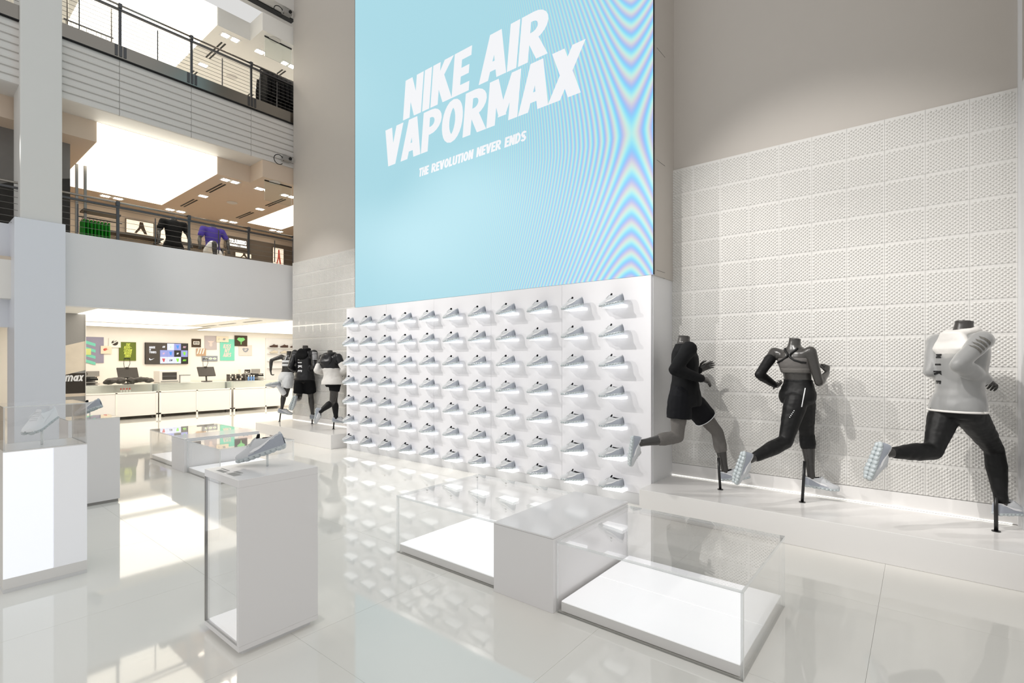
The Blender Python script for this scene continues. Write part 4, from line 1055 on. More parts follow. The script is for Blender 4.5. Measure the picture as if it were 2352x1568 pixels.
h3 = Fig('l3', True); q3 = build_fig(h3, 'mannequin', 'headless mannequin in black and white two-tone jacket with black knee socks',
    {'R': (None, cv(0, 0, -1), .5), 'L': (None, cv(0, 0, -1), .5)},
    {'L': (cv(.92, .3, -.1), cv(.1, 0, 1)), 'R': (cv(-.12, .05, -1), cv(1, .1, 0))}, .011)
def f_(mb):
    h3.torso(mb, .02, .52, lambda t: .030 + .03 * t)
    for s in 'LR':
        h3.limb(mb, 's' + s, 'e' + s, UPARM, .014, 0, .55); mb.tube([lerp(h3.j['ch'], h3.j['s' + s], .45), h3.j['s' + s]], [.09, .082], 14)
jt = garment(q3, 'jacket_yoke', 'nylon_black', f_, .011, 3, .010, 8)
def f_(mb):
    h3.torso(mb, .50, 1.04, lambda t: .048 + .05 * max(0, t - .5))
    for s in 'LR':
        h3.limb(mb, 's' + s, 'e' + s, UPARM, .016, .55, 1); h3.limb(mb, 'e' + s, 'w' + s, FOREARM, .022, 0, .97)
garment(q3, 'jacket_body', 'nylon_white', f_, .011, 3, .010, 7)
garment(q3, 'hood', 'nylon_black', lambda mb: hood(h3, mb, 1.15), .011, 3, .008)
def f_(mb):
    h3.torso(mb, .95, 1.13, lambda t: .012)
    for s in 'LR': h3.limb(mb, 'p' + s, 'k' + s, THIGH, .012, 0, .36, hem=True)
garment(q3, 'shorts', 'cloth_black', f_, .011, 3, .006)
for s in 'LR': garment(q3, 'knee_sock', 'tights_black', lambda mb: h3.limb(mb, 'k' + s, 'a' + s, SHANK, .006, .22, 1.0), .010, 2, .003)

# ================================================================== CHECKOUT ROOM (ground floor, behind)
mat('poster_teal', (126, 208, 186), 0.6, 0.2, noise=.02); mat('poster_mauve', (150, 146, 166), 0.6, 0.2, noise=.02)
mat('poster_lime', (205, 214, 140), 0.6, 0.2, noise=.02); mat('poster_olive', (104, 118, 54), 0.6, 0.2, noise=.02)
mat('poster_cream', (232, 220, 198), 0.6, 0.2, noise=.02); mat('poster_grey', (190, 182, 184), 0.6, 0.2, noise=.02)
mat('poster_pink', (224, 206, 200), 0.6, 0.2, noise=.02); mat('poster_brown', (74, 62, 50), 0.6, 0.2, noise=.03)
mat('poster_white', (240, 236, 230), 0.6, 0.2, noise=.01); mat('poster_tan', (190, 160, 132), 0.6, 0.2, noise=.02)
mat('ink_green', (130, 214, 130), 0.6, noise=.02); mat('ink_lime', (200, 214, 92), 0.6, noise=.02); mat('ink_red', (206, 84, 70), 0.6, noise=.02)
mat('ink_slate', (140, 146, 154), 0.6, noise=.02); mat('ink_black', (50, 44, 38), 0.6, noise=.02); mat('ink_blue', (120, 150, 200), 0.6, noise=.02)
WX = -17.595
def on_wall(y0, z0): return ((0, 0, 0), (0, 1, 0), (0, 0, 1), (1, 0, 0))
def poster(y0, y1, z0, z1, m, label, lift=.0):
    e = tag(empty('poster', (WX + lift, (y0 + y1) / 2, z0)), label, 'poster', 'posters on the checkout wall')
    w = (y1 - y0) / 2; h = z1 - z0
    MB().box(0, .012, -w, w, 0, h).build('board', m, e); return e, w, h
def flat(e, name, polys, m, x=.0125):
    mb = MB()
    for p in polys: mb.prism(p, 0, x, x + .002)
    return mb.build(name, m, e)
def ell(cy, cz, ry, rz, n=18, a0=0, a1=360): return [(cy + ry * math.cos(rad(a0 + (a1 - a0) * i / n)), cz + rz * math.sin(rad(a0 + (a1 - a0) * i / n))) for i in range(n)]
def word(e, lines, m, x=.0125): return lettering('lettering', lines, ((x, 0, 0), (0, 1, 0), (0, 0, 1), (1, 0, 0)), m, e, .002)
def swoosh(e, cy, cz, L, m, name='swoosh', x=.0125): return flat(e, name, [[(cy - L / 2 + p[0] * L, cz - .2 * L + p[1] * L) for p in SWOOSH]], m, x)

e, w, h = poster(3.20, 3.80, 1.42, 2.13, 'poster_mauve', 'mauve poster with slanted turquoise stripes on the checkout wall')
flat(e, 'stripes', [[(-.30, .52 - .17 * i + .17), (.12, .36 - .17 * i + .17), (.12, .28 - .17 * i + .17), (-.30, .43 - .17 * i + .17)] for i in range(4) if .52 - .17 * i + .17 < .71], 'poster_teal')
e, w, h = poster(3.40, 3.52, 1.64, 1.81, 'poster_lime', 'small plain lime card overlapping the striped poster', .018)
e, w, h = poster(3.73, 3.97, 1.67, 1.89, 'poster_cream', 'small cream poster with a red slanted emblem', .018)
swoosh(e, 0, h * .5, .13, 'ink_red'); word(e, [('NIKE', .045, -.045, h * .5, .2, .8, .12)], 'ink_red')
e, w, h = poster(3.91, 4.18, 1.85, 2.11, 'poster_white', 'white poster with a black and white checked disc', .01)
flat(e, 'disc', [ell(0, h * .5, .075, .075)], 'ink_black'); flat(e, 'slashes', [[(-.08, h * .5 - .03), (.06, h * .5 + .07), (.075, h * .5 + .05), (-.065, h * .5 - .05)], [(-.04, h * .5 + .05), (-.02, h * .5 + .03), (.03, h * .5 + .065), (.01, h * .5 + .08)]], 'poster_white', .0145)
e, w, h = poster(4.14, 4.54, 1.48, 2.01, 'poster_olive', 'olive green poster with lime slanted words', .005)
word(e, [(t, .075, 0, z, .2, .9, 0, 'c') for t, z in (('THE', .42), ('REVO-', .34), ('LUTION', .26), ('NEVER', .18), ('ENDS', .10))], 'ink_lime'); swoosh(e, 0, .055, .08, 'ink_lime')
e, w, h = poster(5.97, 6.23, 1.90, 2.16, 'poster_brown', 'dark square poster with a white cassette shape')
flat(e, 'cassette', [[(-.085, .08), (.085, .08), (.085, .185), (-.085, .185)]], 'poster_white'); flat(e, 'cassette_window', [[(-.062, .10), (.062, .10), (.062, .165), (-.062, .165)]], 'ink_black', .0145); flat(e, 'cassette_label', [[(-.045, .118), (.045, .118), (.045, .142), (-.045, .142)]], 'poster_white', .0165)
e, w, h = poster(6.34, 6.69, 1.83, 2.27, 'poster_grey', 'grey poster with a pale horned head shape')
flat(e, 'horned_head', [[(-.10, .30), (-.07, .27), (-.03, .275), (.03, .275), (.07, .27), (.10, .30), (.075, .24), (.035, .22), (.045, .13), (.0, .09), (-.045, .13), (-.035, .22), (-.075, .24)]], 'poster_pink')
e, w, h = poster(6.67, 7.04, 2.08, 2.26, 'poster_cream', 'cream card with pale and green letters above the teal poster', .02)
word(e, [('I', .06, -.12, .06, .2, .9, 0), ('AIR', .065, .0, .06, .2, .9, 0)], 'ink_slate'); flat(e, 'mark', [ell(-.045, .09, .02, .02)], 'poster_pink')
e, w, h = poster(6.79, 7.23, 1.48, 2.18, 'poster_teal', 'large teal poster with pale slanted words')
word(e, [(t, .135, -.02, z, .2, .95, 0, 'c') for t, z in (('KISS', .40), ('MY', .26), ('AIRS', .12))], 'poster_pink')
e, w, h = poster(7.23, 7.63, 1.96, 2.31, 'poster_brown', 'dark poster with green dripping lips', .015)
flat(e, 'lips', [[(-.13, .22), (-.09, .28), (-.03, .285), (0, .27), (.03, .285), (.09, .28), (.13, .22), (.06, .165), (.015, .15), (.012, .06), (-.012, .06), (-.015, .15), (-.06, .165)], [(-.05, .17), (-.035, .17), (-.04, .12)], [(.035, .17), (.05, .17), (.045, .12)]], 'ink_green')
e, w, h = poster(7.37, 7.79, 1.65, 2.00, 'poster_pink', 'pale pink poster with grey lips')
flat(e, 'lips', [[(-.11, .22), (-.07, .255), (-.02, .24), (0, .235), (.02, .24), (.07, .255), (.11, .22), (.06, .13), (0, .105), (-.06, .13)]], 'ink_slate'); flat(e, 'lip_gap', [[(-.045, .19), (.03, .215), (.05, .20), (.0, .16), (-.035, .165)]], 'poster_pink', .0145)
e, w, h = poster(6.10, 6.37, 1.63, 1.86, 'poster_tan', 'tan card with white slanted stripes', .012)
flat(e, 'stripes', [[(-.13 + .075 * i, .06), (-.095 + .075 * i, .06), (-.05 + .075 * i, .225), (-.085 + .075 * i, .225)] for i in range(3)] , 'poster_white')
e, w, h = poster(6.26, 6.71, 1.46, 1.63, 'ink_slate', 'grey strip card with three white eyes', .006)
flat(e, 'eyes', [[(c - .06, .085), (c - .02, .115), (c + .02, .115), (c + .06, .085), (c + .02, .055), (c - .02, .055)] for c in (-.1, .02, .14)], 'poster_white'); flat(e, 'pupils', [ell(c, .085, .015, .015, 10) for c in (-.1, .02, .14)], 'ink_green', .0145)
for (y0, y1, m, lab) in ((3.30, 3.70, 'grey_plastic', 'grey wall panel behind the heat press next to the lettered panel'), (7.60, 8.05, 'grey_plastic', 'grey wall panel with a cable hoop behind the heat press near the shoe ledges')):
    e = tag(empty('wall_panel', (WX, (y0 + y1) / 2, 1.06)), lab, 'panel'); w = (y1 - y0) / 2
    MB().box(0, .03, -w, w, 0, .135).build('plate', m, e)
    MB().tube([(.035, -w * .55 + .05 * math.cos(rad(a)), .065 + .045 * math.sin(rad(a))) for a in range(-90, 100, 15)], .006, 6).build('cable_hoop', 'dark_plastic', e)
# wall screen
e = tag(empty('wall_screen', (WX, 5.305, 1.38)), 'wall screen with white words and a grid of coloured tiles', 'screen')
mat('tv_dark', (10, 10, 10), .3, emit=(78, 68, 56), estr=1.0, noise=.003)
for n, c in (('tv_white', (232, 236, 255)), ('tv_lilac', (160, 165, 222)), ('tv_black', (38, 32, 28)), ('tv_text', (250, 250, 252)), ('tv_pink', (240, 190, 205)), ('tv_blue', (70, 150, 235)), ('tv_green', (150, 235, 60)), ('tv_red', (214, 90, 90))): mat(n, (10, 10, 10), .3, emit=c, estr=1.0, noise=.003)
MB().box(0, .05, -.555, .555, 0, .63).build('casing', 'black', e); MB().box(.05, .052, -.545, .545, .01, .62).build('display', 'tv_dark', e)
TL = [['tv_dark', 'tv_white', 'tv_lilac', 'tv_black'], ['tv_lilac', 'tv_lilac', 'tv_black', 'tv_lilac'], ['tv_white', 'tv_white', 'tv_white', 'tv_black']]
IN = [['tv_text', 'tv_green', 'tv_blue', 'tv_pink'], ['tv_pink', 'tv_blue', 'tv_text', 'tv_green'], ['tv_red', 'tv_black', 'tv_green', 'tv_green']]
TX = [['AIR', 'I', '', 'PRT'], ['NY', '', 'NY', ''], ['', 'LDN', '', 'AIRS']]
for r in range(3):
    for c in range(4):
        y0 = -.185 + c * .182; z0 = .415 - r * .2
        MB().box(.052, .053, y0 + .001, y0 + .181, z0, z0 + .199).build('tile', TL[r][c], e)
        t = TX[r][c]
        if t: lettering('lettering', [(t, .055, y0 + .09, z0 + .07, .2, .9, 0, 'c')], ((.053, 0, 0), (0, 1, 0), (0, 0, 1), (1, 0, 0)), IN[r][c], e)
        else: flat(e, 'motif', [[(y0 + .05, z0 + .15), (y0 + .13, z0 + .15), (y0 + .11, z0 + .05), (y0 + .08, z0 + .05)]], IN[r][c], .0532)
lettering('lettering', [('MAKE', .062, -.455, .46, 0, 1.05, 0), ('IT', .062, -.455, .388, 0, 1.05, 0), ('YOURS', .062, -.455, .316, 0, 1.05, 0)], ((.053, 0, 0), (0, 1, 0), (0, 0, 1), (1, 0, 0)), 'tv_text', e)
swoosh(e, -.39, .14, .14, 'tv_text', 'swoosh', .053)
# shoe ledges on the right of the wall
e = tag(empty('shoe_ledge_panel', (WX, 8.72, .76)), 'white recessed wall panel with thin shoe ledges', 'panel')
MB().box(0, .012, -.47, .5, 0, 1.5).build('back_panel', 'white_paint', e)
for z in (1.16, .955, .70, .45): MB().box(.012, .12, -.42, .46, z, z + .012).build('ledge', 'white_gloss', e)
mat('shoe_brown', (66, 44, 36), .7, noise=.05); mat('shoe_tan', (196, 188, 172), .7, noise=.05)
for r, (z, m, cn) in enumerate(((1.934, 'shoe_brown', 'dark brown'), (1.729, 'shoe_tan', 'beige'))):
    for c in range(3):
        s = empty('running_shoe', (WX + .075, 8.50 + .37 * c, z))
        s.rotation_euler = (0, 0, rad(90))
        for k, me in SHOE.items():
            if k.startswith('swoosh') or k == 'laces': continue
            me = me.copy(); me.materials.clear(); me.materials.append(M[m]); put(k.rstrip('-1'), me, s)
        s.scale = (.95, .95, .95)
        tag(s, '%s shoe on the far wall ledge, %s along from the posters' % (cn, ORD[c]), 'shoe', 'shoes on the far ledges')
# counters
def counter(y0, y1, label):
    e = tag(empty('counter', (-15.5, (y0 + y1) / 2, 0)), label, 'counter', 'checkout counters'); w = (y1 - y0) / 2
    MB().box(-.70, 0, -w, w, .09, .66).build('body', 'counter_panel', e)
    for k in (-1, 1):
        MB().box(.0, .012, (0 if k > 0 else -w) + .02, (w if k > 0 else 0) - .02, .12, .645).build('front_panel', 'white_gloss', e, bevel=.003)
    for y in (-w, -.02, w - .04): MB().box(-.01, .022, y, y + .04, .0, .68).build('frame_post', 'room_white', e)
    MB().box(-.01, .022, -w, w, .655, .69).build('frame_rail', 'room_white', e); MB().box(-.01, .022, -w, w, .085, .12).build('frame_rail', 'room_white', e)
    for y in (-w + .12, w - .12): MB().tube([(-.05, y - .015, .04), (-.05, y + .015, .04)], .04, 12).build('caster', 'dark_plastic', e)
    pane_obj('glass_front', (.01, .018, -w, w, .69, .875), e, 'glass'); pane_obj('glass_end', (-.7, .01, -w, -w + .008, .69, .875), e, 'glass'); pane_obj('glass_end', (-.7, .01, w - .008, w, .69, .875), e, 'glass')
    MB().box(-.70, -.42, -w, w, .66, .875).build('rear_storage', 'counter_panel', e)
    pane_obj('glass_top', (-.70, .02, -w, w, .876, .886), e, 'glass')
    return e
counter(2.72, 4.47, 'white glass-topped counter holding the heap of dark clothes')
counter(4.50, 6.28, 'white glass-topped counter holding the cutting machine')
counter(6.34, 8.2, 'white glass-topped counter holding the tool organizer')
wt = tag(box('back_worktop', (-17.58, -16.28, 2.8, 8.2, .80, .84), 'wood_top'), 'long pale wooden worktop behind the counters', 'worktop')
for y in (2.9, 5.5, 8.1): MB().box(-17.3, -16.4, y - .02, y + .02, 0, .80).build('trestle', 'room_white', wt)
# things on the counters (tops at z .886)
def monitor(y, lab):
    e = tag(empty('touch_monitor', (-16.0, y, .886)), lab, 'monitor', 'tilted monitors')
    MB().box(-.10, .10, -.11, .11, 0, .015).build('foot', 'dark_plastic', e); MB().tube([(-.02, 0, .01), (-.05, 0, .18)], .022, 10).build('neck', 'dark_plastic', e)
    mb = MB().box(-.02, .02, -.22, .22, -.15, .15); o = mb.build('screen', 'dark_plastic', e, bevel=.004); o.location = (-.03, 0, .28); o.rotation_euler = (0, rad(-32), 0)
    MB().tube([(-.10, -.055, .40), (-.10, -.065, .52), (-.10, -.06, .64), (-.10, .06, .64), (-.10, .065, .52), (-.10, .03, .42)], .006, 8).build('wire_arm', 'black', e)
    MB().box(-.13, -.07, -.06, .06, .635, .66).build('arm_lamp', 'black', e); MB().box(-.12, -.06, -.03, .03, .39, .43).build('arm_clamp', 'dark_plastic', e)
monitor(3.96, 'tilted dark monitor with a wire arm behind the heap of dark clothes'); monitor(5.82, 'tilted dark monitor with a wire arm beside the tool organizer')
def press(y, lab):
    e = tag(empty('heat_press', (-16.6, y, .84)), lab, 'heat press', 'heat presses')
    MB().box(-.32, .28, -.20, .20, 0, .05).build('base', 'dark_plastic', e, bevel=.01); MB().box(-.22, .22, -.17, .17, .07, .10).build('lower_plate', 'grey_plastic', e, bevel=.006)
    MB().box(-.24, .20, -.18, .18, .14, .19).build('upper_plate', 'black', e, bevel=.008); MB().box(-.34, -.26, -.22, .22, .0, .25).build('back_housing', 'grey_plastic', e, bevel=.01)
    MB().tube([(-.28, 0, .22), (0, 0, .21), (.2, 0, .20)], .025, 10).build('arm', 'dark_plastic', e); MB().tube([(.2, -.14, .20), (.26, -.14, .22), (.26, .14, .22), (.2, .14, .20)], .011, 8).build('handle', 'black', e)
press(3.25, 'dark heat press at the end of the worktop by the lettered panel'); press(7.45, 'dark heat press below the grey panel near the shoe ledges')
e = tag(empty('cutting_machine', (-16.1, 4.85, .886)), 'boxy cream cutting machine with a dark window', 'machine')
MB().box(-.24, .24, -.24, .24, 0, .33).build('housing', 'counter_panel', e, bevel=.02); MB().box(.235, .246, -.17, .17, .08, .28).build('window', 'dark_plastic', e); MB().box(.246, .252, -.17, .17, .17, .185).build('carriage', 'steel', e); MB().box(.2, .25, -.20, .20, .02, .05).build('tray', 'grey_plastic', e)
e = tag(empty('label_printer', (-15.95, 5.22, .886)), 'small white printer box beside the cutting machine', 'printer')
MB().box(-.13, .13, -.12, .12, 0, .19).build('housing', 'white_gloss', e, bevel=.01); MB().box(-.14, .14, -.13, .13, .19, .205).build('lid', 'grey_plastic', e, bevel=.004)
e = tag(empty('tool_organizer', (-16.0, 6.62, .886)), 'dark organizer rack of small tools on the counter', 'rack')
for z in (0, .07, .14): MB().box(-.12, .12, -.22, .22, z, z + .012).build('shelf', 'dark_plastic', e)
for y in (-.22, -.08, .06, .21): MB().box(-.12, .10, y, y + .01, 0, .19).build('divider', 'dark_plastic', e)
for i in range(9): MB().box(-.02, .10, -.20 + .045 * i, -.17 + .045 * i, .015 + .07 * (i % 2), .055 + .07 * (i % 2)).build('cartridge', ('wood_top', 'room_white', 'black')[i % 3], e)
mat('bottle_blue', (110, 150, 205), .3, noise=.03)
for i in range(3):
    e = tag(empty('spray_bottle', (-15.85, 6.92 + .075 * i, .886)), 'clear blue spray bottle standing beside the tool organizer, %s from it' % ORD[i], 'bottle', 'blue spray bottles')
    MB().tube([(0, 0, 0), (0, 0, .09), (0, 0, .12)], [.027, .027, .012], 12).build('bottle', 'bottle_blue', e, True); MB().box(-.012, .035, -.01, .01, .12, .155).build('trigger_head', 'room_white', e)
for i in range(4):
    e = tag(empty('ink_tube', (-15.62, 3.72 + .06 * i, .69)), 'small red topped tube in the glass counter, %s from the aisle' % ORD[i], 'tube', 'red tubes in the counter')
    MB().tube([(0, 0, 0), (0, 0, .06)], .02, 10).build('tube', 'room_white', e); MB().tube([(0, 0, .06), (0, 0, .10)], .018, 10).build('cap', 'ink_red', e)
for i, (y, r) in enumerate(((3.64, .16), (4.12, .22))):
    mb = MB()
    for k in range(9): mb.ball((R_.uniform(-.07, .05), R_.uniform(-r, r), .06 + R_.uniform(0, .06)), .085, 12, 0, (1.2, 1.4, .75))
    me = remesh(mb, .018, 3, .03, 8, i) if 'remesh' in globals() else mb.mesh('x', 'cloth_black')
    me.materials.clear(); me.materials.append(M['dark_plastic'])
    tag(put('folded_clothes', me, loc=(-15.70, y, .886)), ('small' if i == 0 else 'large') + ' heap of dark clothes on the glass counter', 'clothes')
e = tag(empty('emblem_sign', (-17.2, 7.43, .84)), 'white box with a black emblem plate on the worktop', 'sign')
MB().box(-.1, .1, -.2, .12, 0, .36).build('box', 'room_white', e, bevel=.004); MB().box(.1, .104, -.09, .09, .2, .35).build('plate', 'ink_black', e); swoosh(e, 0, .27, .13, 'poster_white', 'swoosh', .104)
# tall lettered panel beside the column
mat('photo_cream', (226, 214, 196), .5, .3, noise=.2, nscale=2.5); mat('photo_dark', (58, 52, 46), .5, .3, noise=.3, nscale=4)
e = tag(empty('lettered_panel', (-13.0, 2.20, 0)), 'free-standing photo panel with large white letters beside the column', 'panel')
MB().box(-.04, 0, -.40, .322, 0, 2.42).build('panel', 'grey_plastic', e)
MB().prism([(-.4, 1.55), (.0, 1.78), (.32, 1.88), (.32, 1.30), (-.1, 1.18), (-.4, 1.16)], 0, 0, .004).build('photo_fabric', 'photo_cream', e)
MB().box(0, .003, -.40, .322, .84, 1.24).build('photo_dark_area', 'photo_dark', e); MB().box(.0, .003, -.4, .322, .78, .84).build('photo_ground', 'wood_top', e)
lettering('lettering', [('max', .17, .0, 1.08, .18, .85, 0)], ((.004, 0, 0), (0, 1, 0), (0, 0, 1), (1, 0, 0)), 'print_white', e, .003)
MB().box(.003, .02, .315, .322, .0, 2.42).build('edge_strip', 'room_white', e)

# ================================================================== MIDDLE STOREY
mat('shirt_purple', (74, 62, 150), .8, .2, noise=.08, nscale=60); mat('shorts_green', (40, 150, 50), .7, .2, noise=.15, nscale=30)
mat('sign_white', (30, 30, 30), .5, emit=(255, 252, 245), estr=1.6, noise=.003); mat('photo_lit', (235, 225, 210), .6, emit=(255, 240, 220), estr=.5, noise=.25, nscale=3)
mat('trim_teal', (150, 190, 195), .4, noise=.02)
# torsos in shirts
def bust(key, y, name, label, shirt, extra=None):
    D_ = {'nt': (0, 0, 1.50), 'nb': (0, 0, 1.44), 'sL': (0, .19, 1.37), 'eL': (.02, .27, 1.14), 'wL': (.10, .29, .96), 'hL': (.12, .29, .9), 'sR': (0, -.19, 1.37), 'eR': (.02, -.27, 1.14), 'wR': (.10, -.29, .96), 'hR': (.1, -.29, .9),
          'ch': (.0, 0, 1.28), 'wa': (0, 0, 1.05), 'pe': (0, 0, .90), 'pL': (0, .09, .88), 'kL': (.05, .11, .48), 'aL': (0, .11, .08), 'pR': (0, -.09, .88), 'kR': (.05, -.11, .48), 'aR': (0, -.11, .08), 'rt': (-.05, 0, .3)}
    if extra: D_.update(extra)
    JOINTS[key] = ((-12.1, y, 3.05 - .10), D_)
    f = Fig(key); f.base = (-12.1, y, 3.05)
    return f
def dressed(key, y, label, shirt, lower, extra=None):
    f = bust(key, y, 'mannequin', label, shirt, extra); f.k = .92
    for a in f.j: f.j[a] = f.j[a] - Vector((0, 0, .07))
    e = empty('mannequin', (-12.1, y, 3.05)); tag(e, label, 'mannequin')
    mb = MB(); mb.tube([f.j['nt'], f.j['nb'], f.j['nb'] - UZ * .05], [.055, .058, .07], 16); f.torso(mb, 0, 1.13)
    for s in 'LR':
        f.limb(mb, 's' + s, 'e' + s, UPARM); f.limb(mb, 'e' + s, 'w' + s, FOREARM); f.limb(mb, 'p' + s, 'k' + s, THIGH); f.limb(mb, 'k' + s, 'a' + s, SHANK)
        hand(mb, f.j['w' + s], (.2, 0, -1), (1, 0, 0), 1 if s == 'R' else -1, .3)
        mb.tube([f.j['a' + s], f.j['a' + s] + Vector((.0, 0, -.05)), f.j['a' + s] + Vector((.1, 0, -.06))], [.035, .04, .03], 10)
    me = remesh(mb, .012, 3); me.materials.clear(); me.materials.append(M['mannequin_skin']); put('body', me, e)
    def fs(mb):
        f.torso(mb, .02, .98, lambda t: .014)
        for s in 'LR':
            f.limb(mb, 's' + s, 'e' + s, UPARM, lambda t: .012 + .01 * t, 0, .62); mb.tube([lerp(f.j['ch'], f.j['s' + s], .45), f.j['s' + s]], [.085, .075], 14)
    garment(e, 'shirt', shirt, fs, .012, 3, .008)
    def fl_(mb):
        f.torso(mb, .92, 1.13, lambda t: .02)
        for s in 'LR': f.limb(mb, 'p' + s, 'k' + s, THIGH, lambda t: .02 + .03 * t, 0, .75)
    garment(e, 'shorts', lower, fl_, .012, 3, .008)
    return e, f
dressed('t1', 3.77, 'headless mannequin in plain black shirt behind the parapet railing', 'cloth_black', 'cloth_black')
ep, fp = dressed('t2', 4.52, 'headless mannequin in purple shirt and pale shorts with one knee raised', 'shirt_purple', 'cloth_white', {'kR': (.36, -.10, 1.02), 'aR': (.40, -.1, .62), 'eL': (.03, .30, 1.16)})
# rack with green shorts
e = tag(empty('clothes_rack', (-11.9, 2.3, 3.05)), 'tall metal clothes rack with two uprights beside the column', 'rack')
for y in (-.12, .0): MB().box(-.02, .02, y - .02, y + .02, 0, 2.0).build('upright', 'steel', e)
MB().tube([(0, -.1, 1.06), (0, .55, 1.06)], .012, 8).build('rail', 'steel_dark', e); MB().box(-.15, .15, -.05, .5, 1.16, 1.19).build('top_shelf', 'dark_plastic', e); MB().tube([(0, .5, 0), (0, .5, 1.18)], .012, 8).build('upright', 'steel_dark', e)
for i in range(8):
    y = 2.26 + .052 * i; s = tag(empty('green_shorts', (-11.9, y, 3.62)), 'bright green shorts hanging on the rack, %s along the rail' % ORD[i], 'shorts', 'green shorts on the rack')
    mb = MB(); n = 10
    for sx_ in (-1, 1): loft(mb, [(Vector((sx_ * .085, 0, z)), Vector((1, 0, 0)), Vector((0, 1, 0)), a, b) for z, a, b in ((.0, .105, .020), (.12, .10, .019), (.26, .095, .017), (.40, .09, .014))], 14)
    mb.build('cloth', 'shorts_green', s, True); MB().box(-.16, .16, -.008, .008, .40, .425).build('waistband', 'shorts_green', s)
    MB().tube([(-.12, 0, .43), (0, 0, .455), (.12, 0, .43)], .005, 6).build('hanger', 'black', s); MB().tube([(0, 0, .455), (0, 0, .487), (.012, 0, .497)], .004, 6).build('hook', 'steel', s)
# back wall displays
e = tag(empty('section_sign', (-15.17, 6.32, 4.70)), 'dark sign panel with glowing white block letters on the back wall', 'sign')
MB().box(.0, .02, -.36, .36, -.05, .27).build('panel', 'dark_wall', e)
lettering('lettering', [('TRAINING', .115, 0, .11, 0, 1.1, 0, 'c'), ('VERSATILE & STRONG', .055, 0, .025, 0, 1.0, 0, 'c')], ((.021, 0, 0), (0, 1, 0), (0, 0, 1), (1, 0, 0)), 'sign_white', e, .006)
for (y0, y1, z0, z1, lab) in ((3.70, 4.30, 4.62, 4.98, 'lit sepia photo panel of running legs behind the black shirt mannequin'), (4.36, 5.1, 4.45, 4.95, 'bright lit photo panel between the two shirted mannequins'), (6.23, 6.70, 4.42, 4.58, 'small lit photo frame below the glowing sign'), (7.30, 7.66, 4.30, 4.90, 'tall lit photo of a runner on the dark wall')):
    e = tag(empty('framed_photo', (-15.165 if y0 > 6 else -15.195, (y0 + y1) / 2, z0)), lab, 'photo'); w = (y1 - y0) / 2; h = z1 - z0
    MB().box(0, .03, -w, w, 0, h).build('frame', 'dark_wall', e); MB().box(.03, .033, -w + .02, w - .02, .02, h - .02).build('picture', 'photo_lit', e)
    MB().prism([(-.03 * w, h * .9), (w * .2, h * .9), (w * .3, h * .55), (w * .5, h * .1), (w * .3, h * .1), (w * .05, h * .45), (-w * .25, h * .08), (-w * .4, h * .1), (-w * .1, h * .5)], 0, .033, .035).build('runner_shape', 'poster_brown' if y0 < 7 else 'ink_red', e)
for k, (y0, y1) in enumerate(((3.0, 4.4), (4.5, 5.9))):
    e = tag(empty('wall_shelf', (-15.0, (y0 + y1) / 2, 4.40)), 'dark wall shelf with a hanging rail %s' % ('under the sepia photo panel' if k == 0 else 'under the bright photo panel'), 'shelf'); w = (y1 - y0) / 2
    MB().box(-.19, .2, -w, w, .12, .15).build('board', 'dark_plastic', e); MB().tube([(.12, -w, .04), (.12, w, .04)], .012, 8).build('rail', 'steel', e)
    for y in (-w + .1, w - .1): MB().box(-.19, .16, y - .015, y + .015, .0, .12).build('bracket', 'steel_dark', e)
# photo mural behind the column
mat('mural_grey', (128, 126, 124), .6, .2, noise=.25, nscale=2.2); mat('mural_dark', (58, 57, 56), .6, .2, noise=.5, nscale=5); mat('mural_light', (196, 195, 192), .6, .2, noise=.08, nscale=3)
e = tag(empty('photo_mural', (-11.5, .6, 3.3)), 'large black and white photo mural behind the upper column', 'mural')
MB().box(-.05, 0, -1.2, 1.42, 0, 2.0).build('board', 'mural_grey', e)
MB().prism([(-1.2, 0), (1.42, 0), (1.42, 1.35), (.9, 1.2), (.2, .85), (-.4, .95), (-1.2, 1.05)], 0, 0, .004).build('dark_area', 'mural_dark', e)
MB().prism(ell(.02, 1.02, .34, .30), 0, .004, .008).build('cap_shape', 'mural_light', e)
MB().prism([(.15, .30), (.45, .22), (.5, .48), (.3, .62), (.12, .5)], 0, .004, .008).build('pale_block', 'mural_light', e)

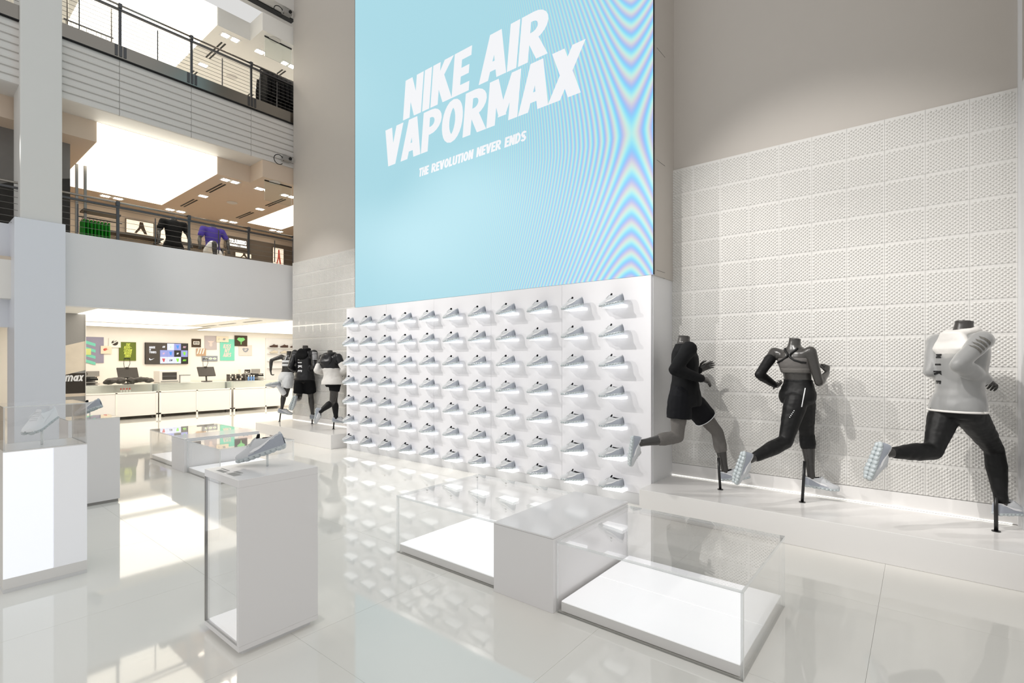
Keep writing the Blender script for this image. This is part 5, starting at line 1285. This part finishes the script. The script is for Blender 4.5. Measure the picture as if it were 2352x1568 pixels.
# ================================================================== TOP STOREY
e = tag(empty('garment_rail', (-10.9, 5.35, 6.72)), 'freestanding rail at the top storey railing next to the tall pier', 'rack')
MB().tube([(0, -.35, .95), (0, .6, .95)], .014, 8).build('rail', 'steel_dark', e)
for y in (-.35, .6): MB().tube([(0, y, 0), (0, y, .95)], .014, 8).build('upright', 'steel_dark', e)
for i in range(7):
    y = 5.06 + .098 * i; s = tag(empty('black_jacket', (-10.9, y, 6.95)), 'black jacket hanging on the top storey rail, %s along' % ORD[i], 'jacket', 'black jackets on the top rail')
    mb = MB(); loft(mb, [(Vector((0, 0, z)), Vector((1, 0, 0)), Vector((0, 1, 0)), a, b) for z, a, b in ((0, .20, .035), (.25, .20, .038), (.52, .21, .035), (.62, .16, .03), (.68, .05, .025))], 16); mb.build('cloth', 'cloth_black', s, True)
    for sx_ in (-1, 1): MB().tube([(sx_ * .19, 0, .58), (sx_ * .25, 0, .35), (sx_ * .26, 0, .12)], [.045, .042, .035], 10).build('sleeve', 'cloth_black', s, True)
    MB().tube([(0, 0, .68), (0, 0, .71), (.01, 0, .725)], .004, 6).build('hook', 'steel', s)
e = tag(empty('hanger_rail', (-11.6, 2.2, 6.72)), 'short rail of clip hangers at the top storey beside the column', 'rack')
MB().tube([(0, -.25, .72), (0, .45, .72)], .012, 8).build('rail', 'steel_dark', e)
for y in (-.2, .42): MB().tube([(0, y, 0), (0, y, 1.25)], .012, 8).build('upright', 'steel', e)
for i in range(9):
    s = tag(empty('clip_hanger', (-11.6, 1.98 + .07 * i, 7.30)), 'wooden clip hanger on the top storey rail, %s along' % ORD[i], 'hanger', 'clip hangers')
    MB().tube([(-.12, 0, 0), (.12, 0, 0)], .008, 8).build('bar', 'wood_top', s); MB().tube([(0, 0, 0), (0, 0, .12), (.012, 0, .135), (0, 0, .15)], .004, 6).build('hook', 'steel', s); MB().box(-.11, -.08, -.012, .012, -.05, .01).build('clip', 'dark_plastic', s)
# wall projectors fixed under the storey edges
for z, lab in ((5.72, 'small grey projector with looped cable under the ribbed balcony'), (8.80, 'small grey projector with looped cable under the highest ceiling edge')):
    e = tag(empty('projector', (-10.36, 5.30, z)), lab, 'projector')
    MB().box(-.06, .06, -.09, .09, -.05, .05).build('housing', 'grey_plastic', e, bevel=.008); MB().tube([(.06, .04, 0), (.09, .04, 0)], .03, 14).build('lens', 'black_gloss', e); MB().box(-.07, -.06, -.03, .03, -.03, .10).build('bracket', 'steel_dark', e)
    MB().tube([(0, -.09 + .10 * math.cos(rad(a)) - .08, -.06 + .10 * math.sin(rad(a))) for a in range(0, 330, 20)], .008, 8).build('cable_loop', 'black', e)
# hanging glass signs near the pier
for z in (5.25, 8.25):
    e = tag(empty('hanging_glass', (-10.62, 5.12, z - .42)), 'small hanging glass smoke screen under the %s ceiling' % ('tan' if z < 6 else 'top storey'), 'glass screen')
    pane_obj('pane', (-.006, .006, -.16, .42, 0, .40), e, 'glass'); MB().box(-.012, .012, -.16, .42, .40, .42).build('top_rail', 'black', e)
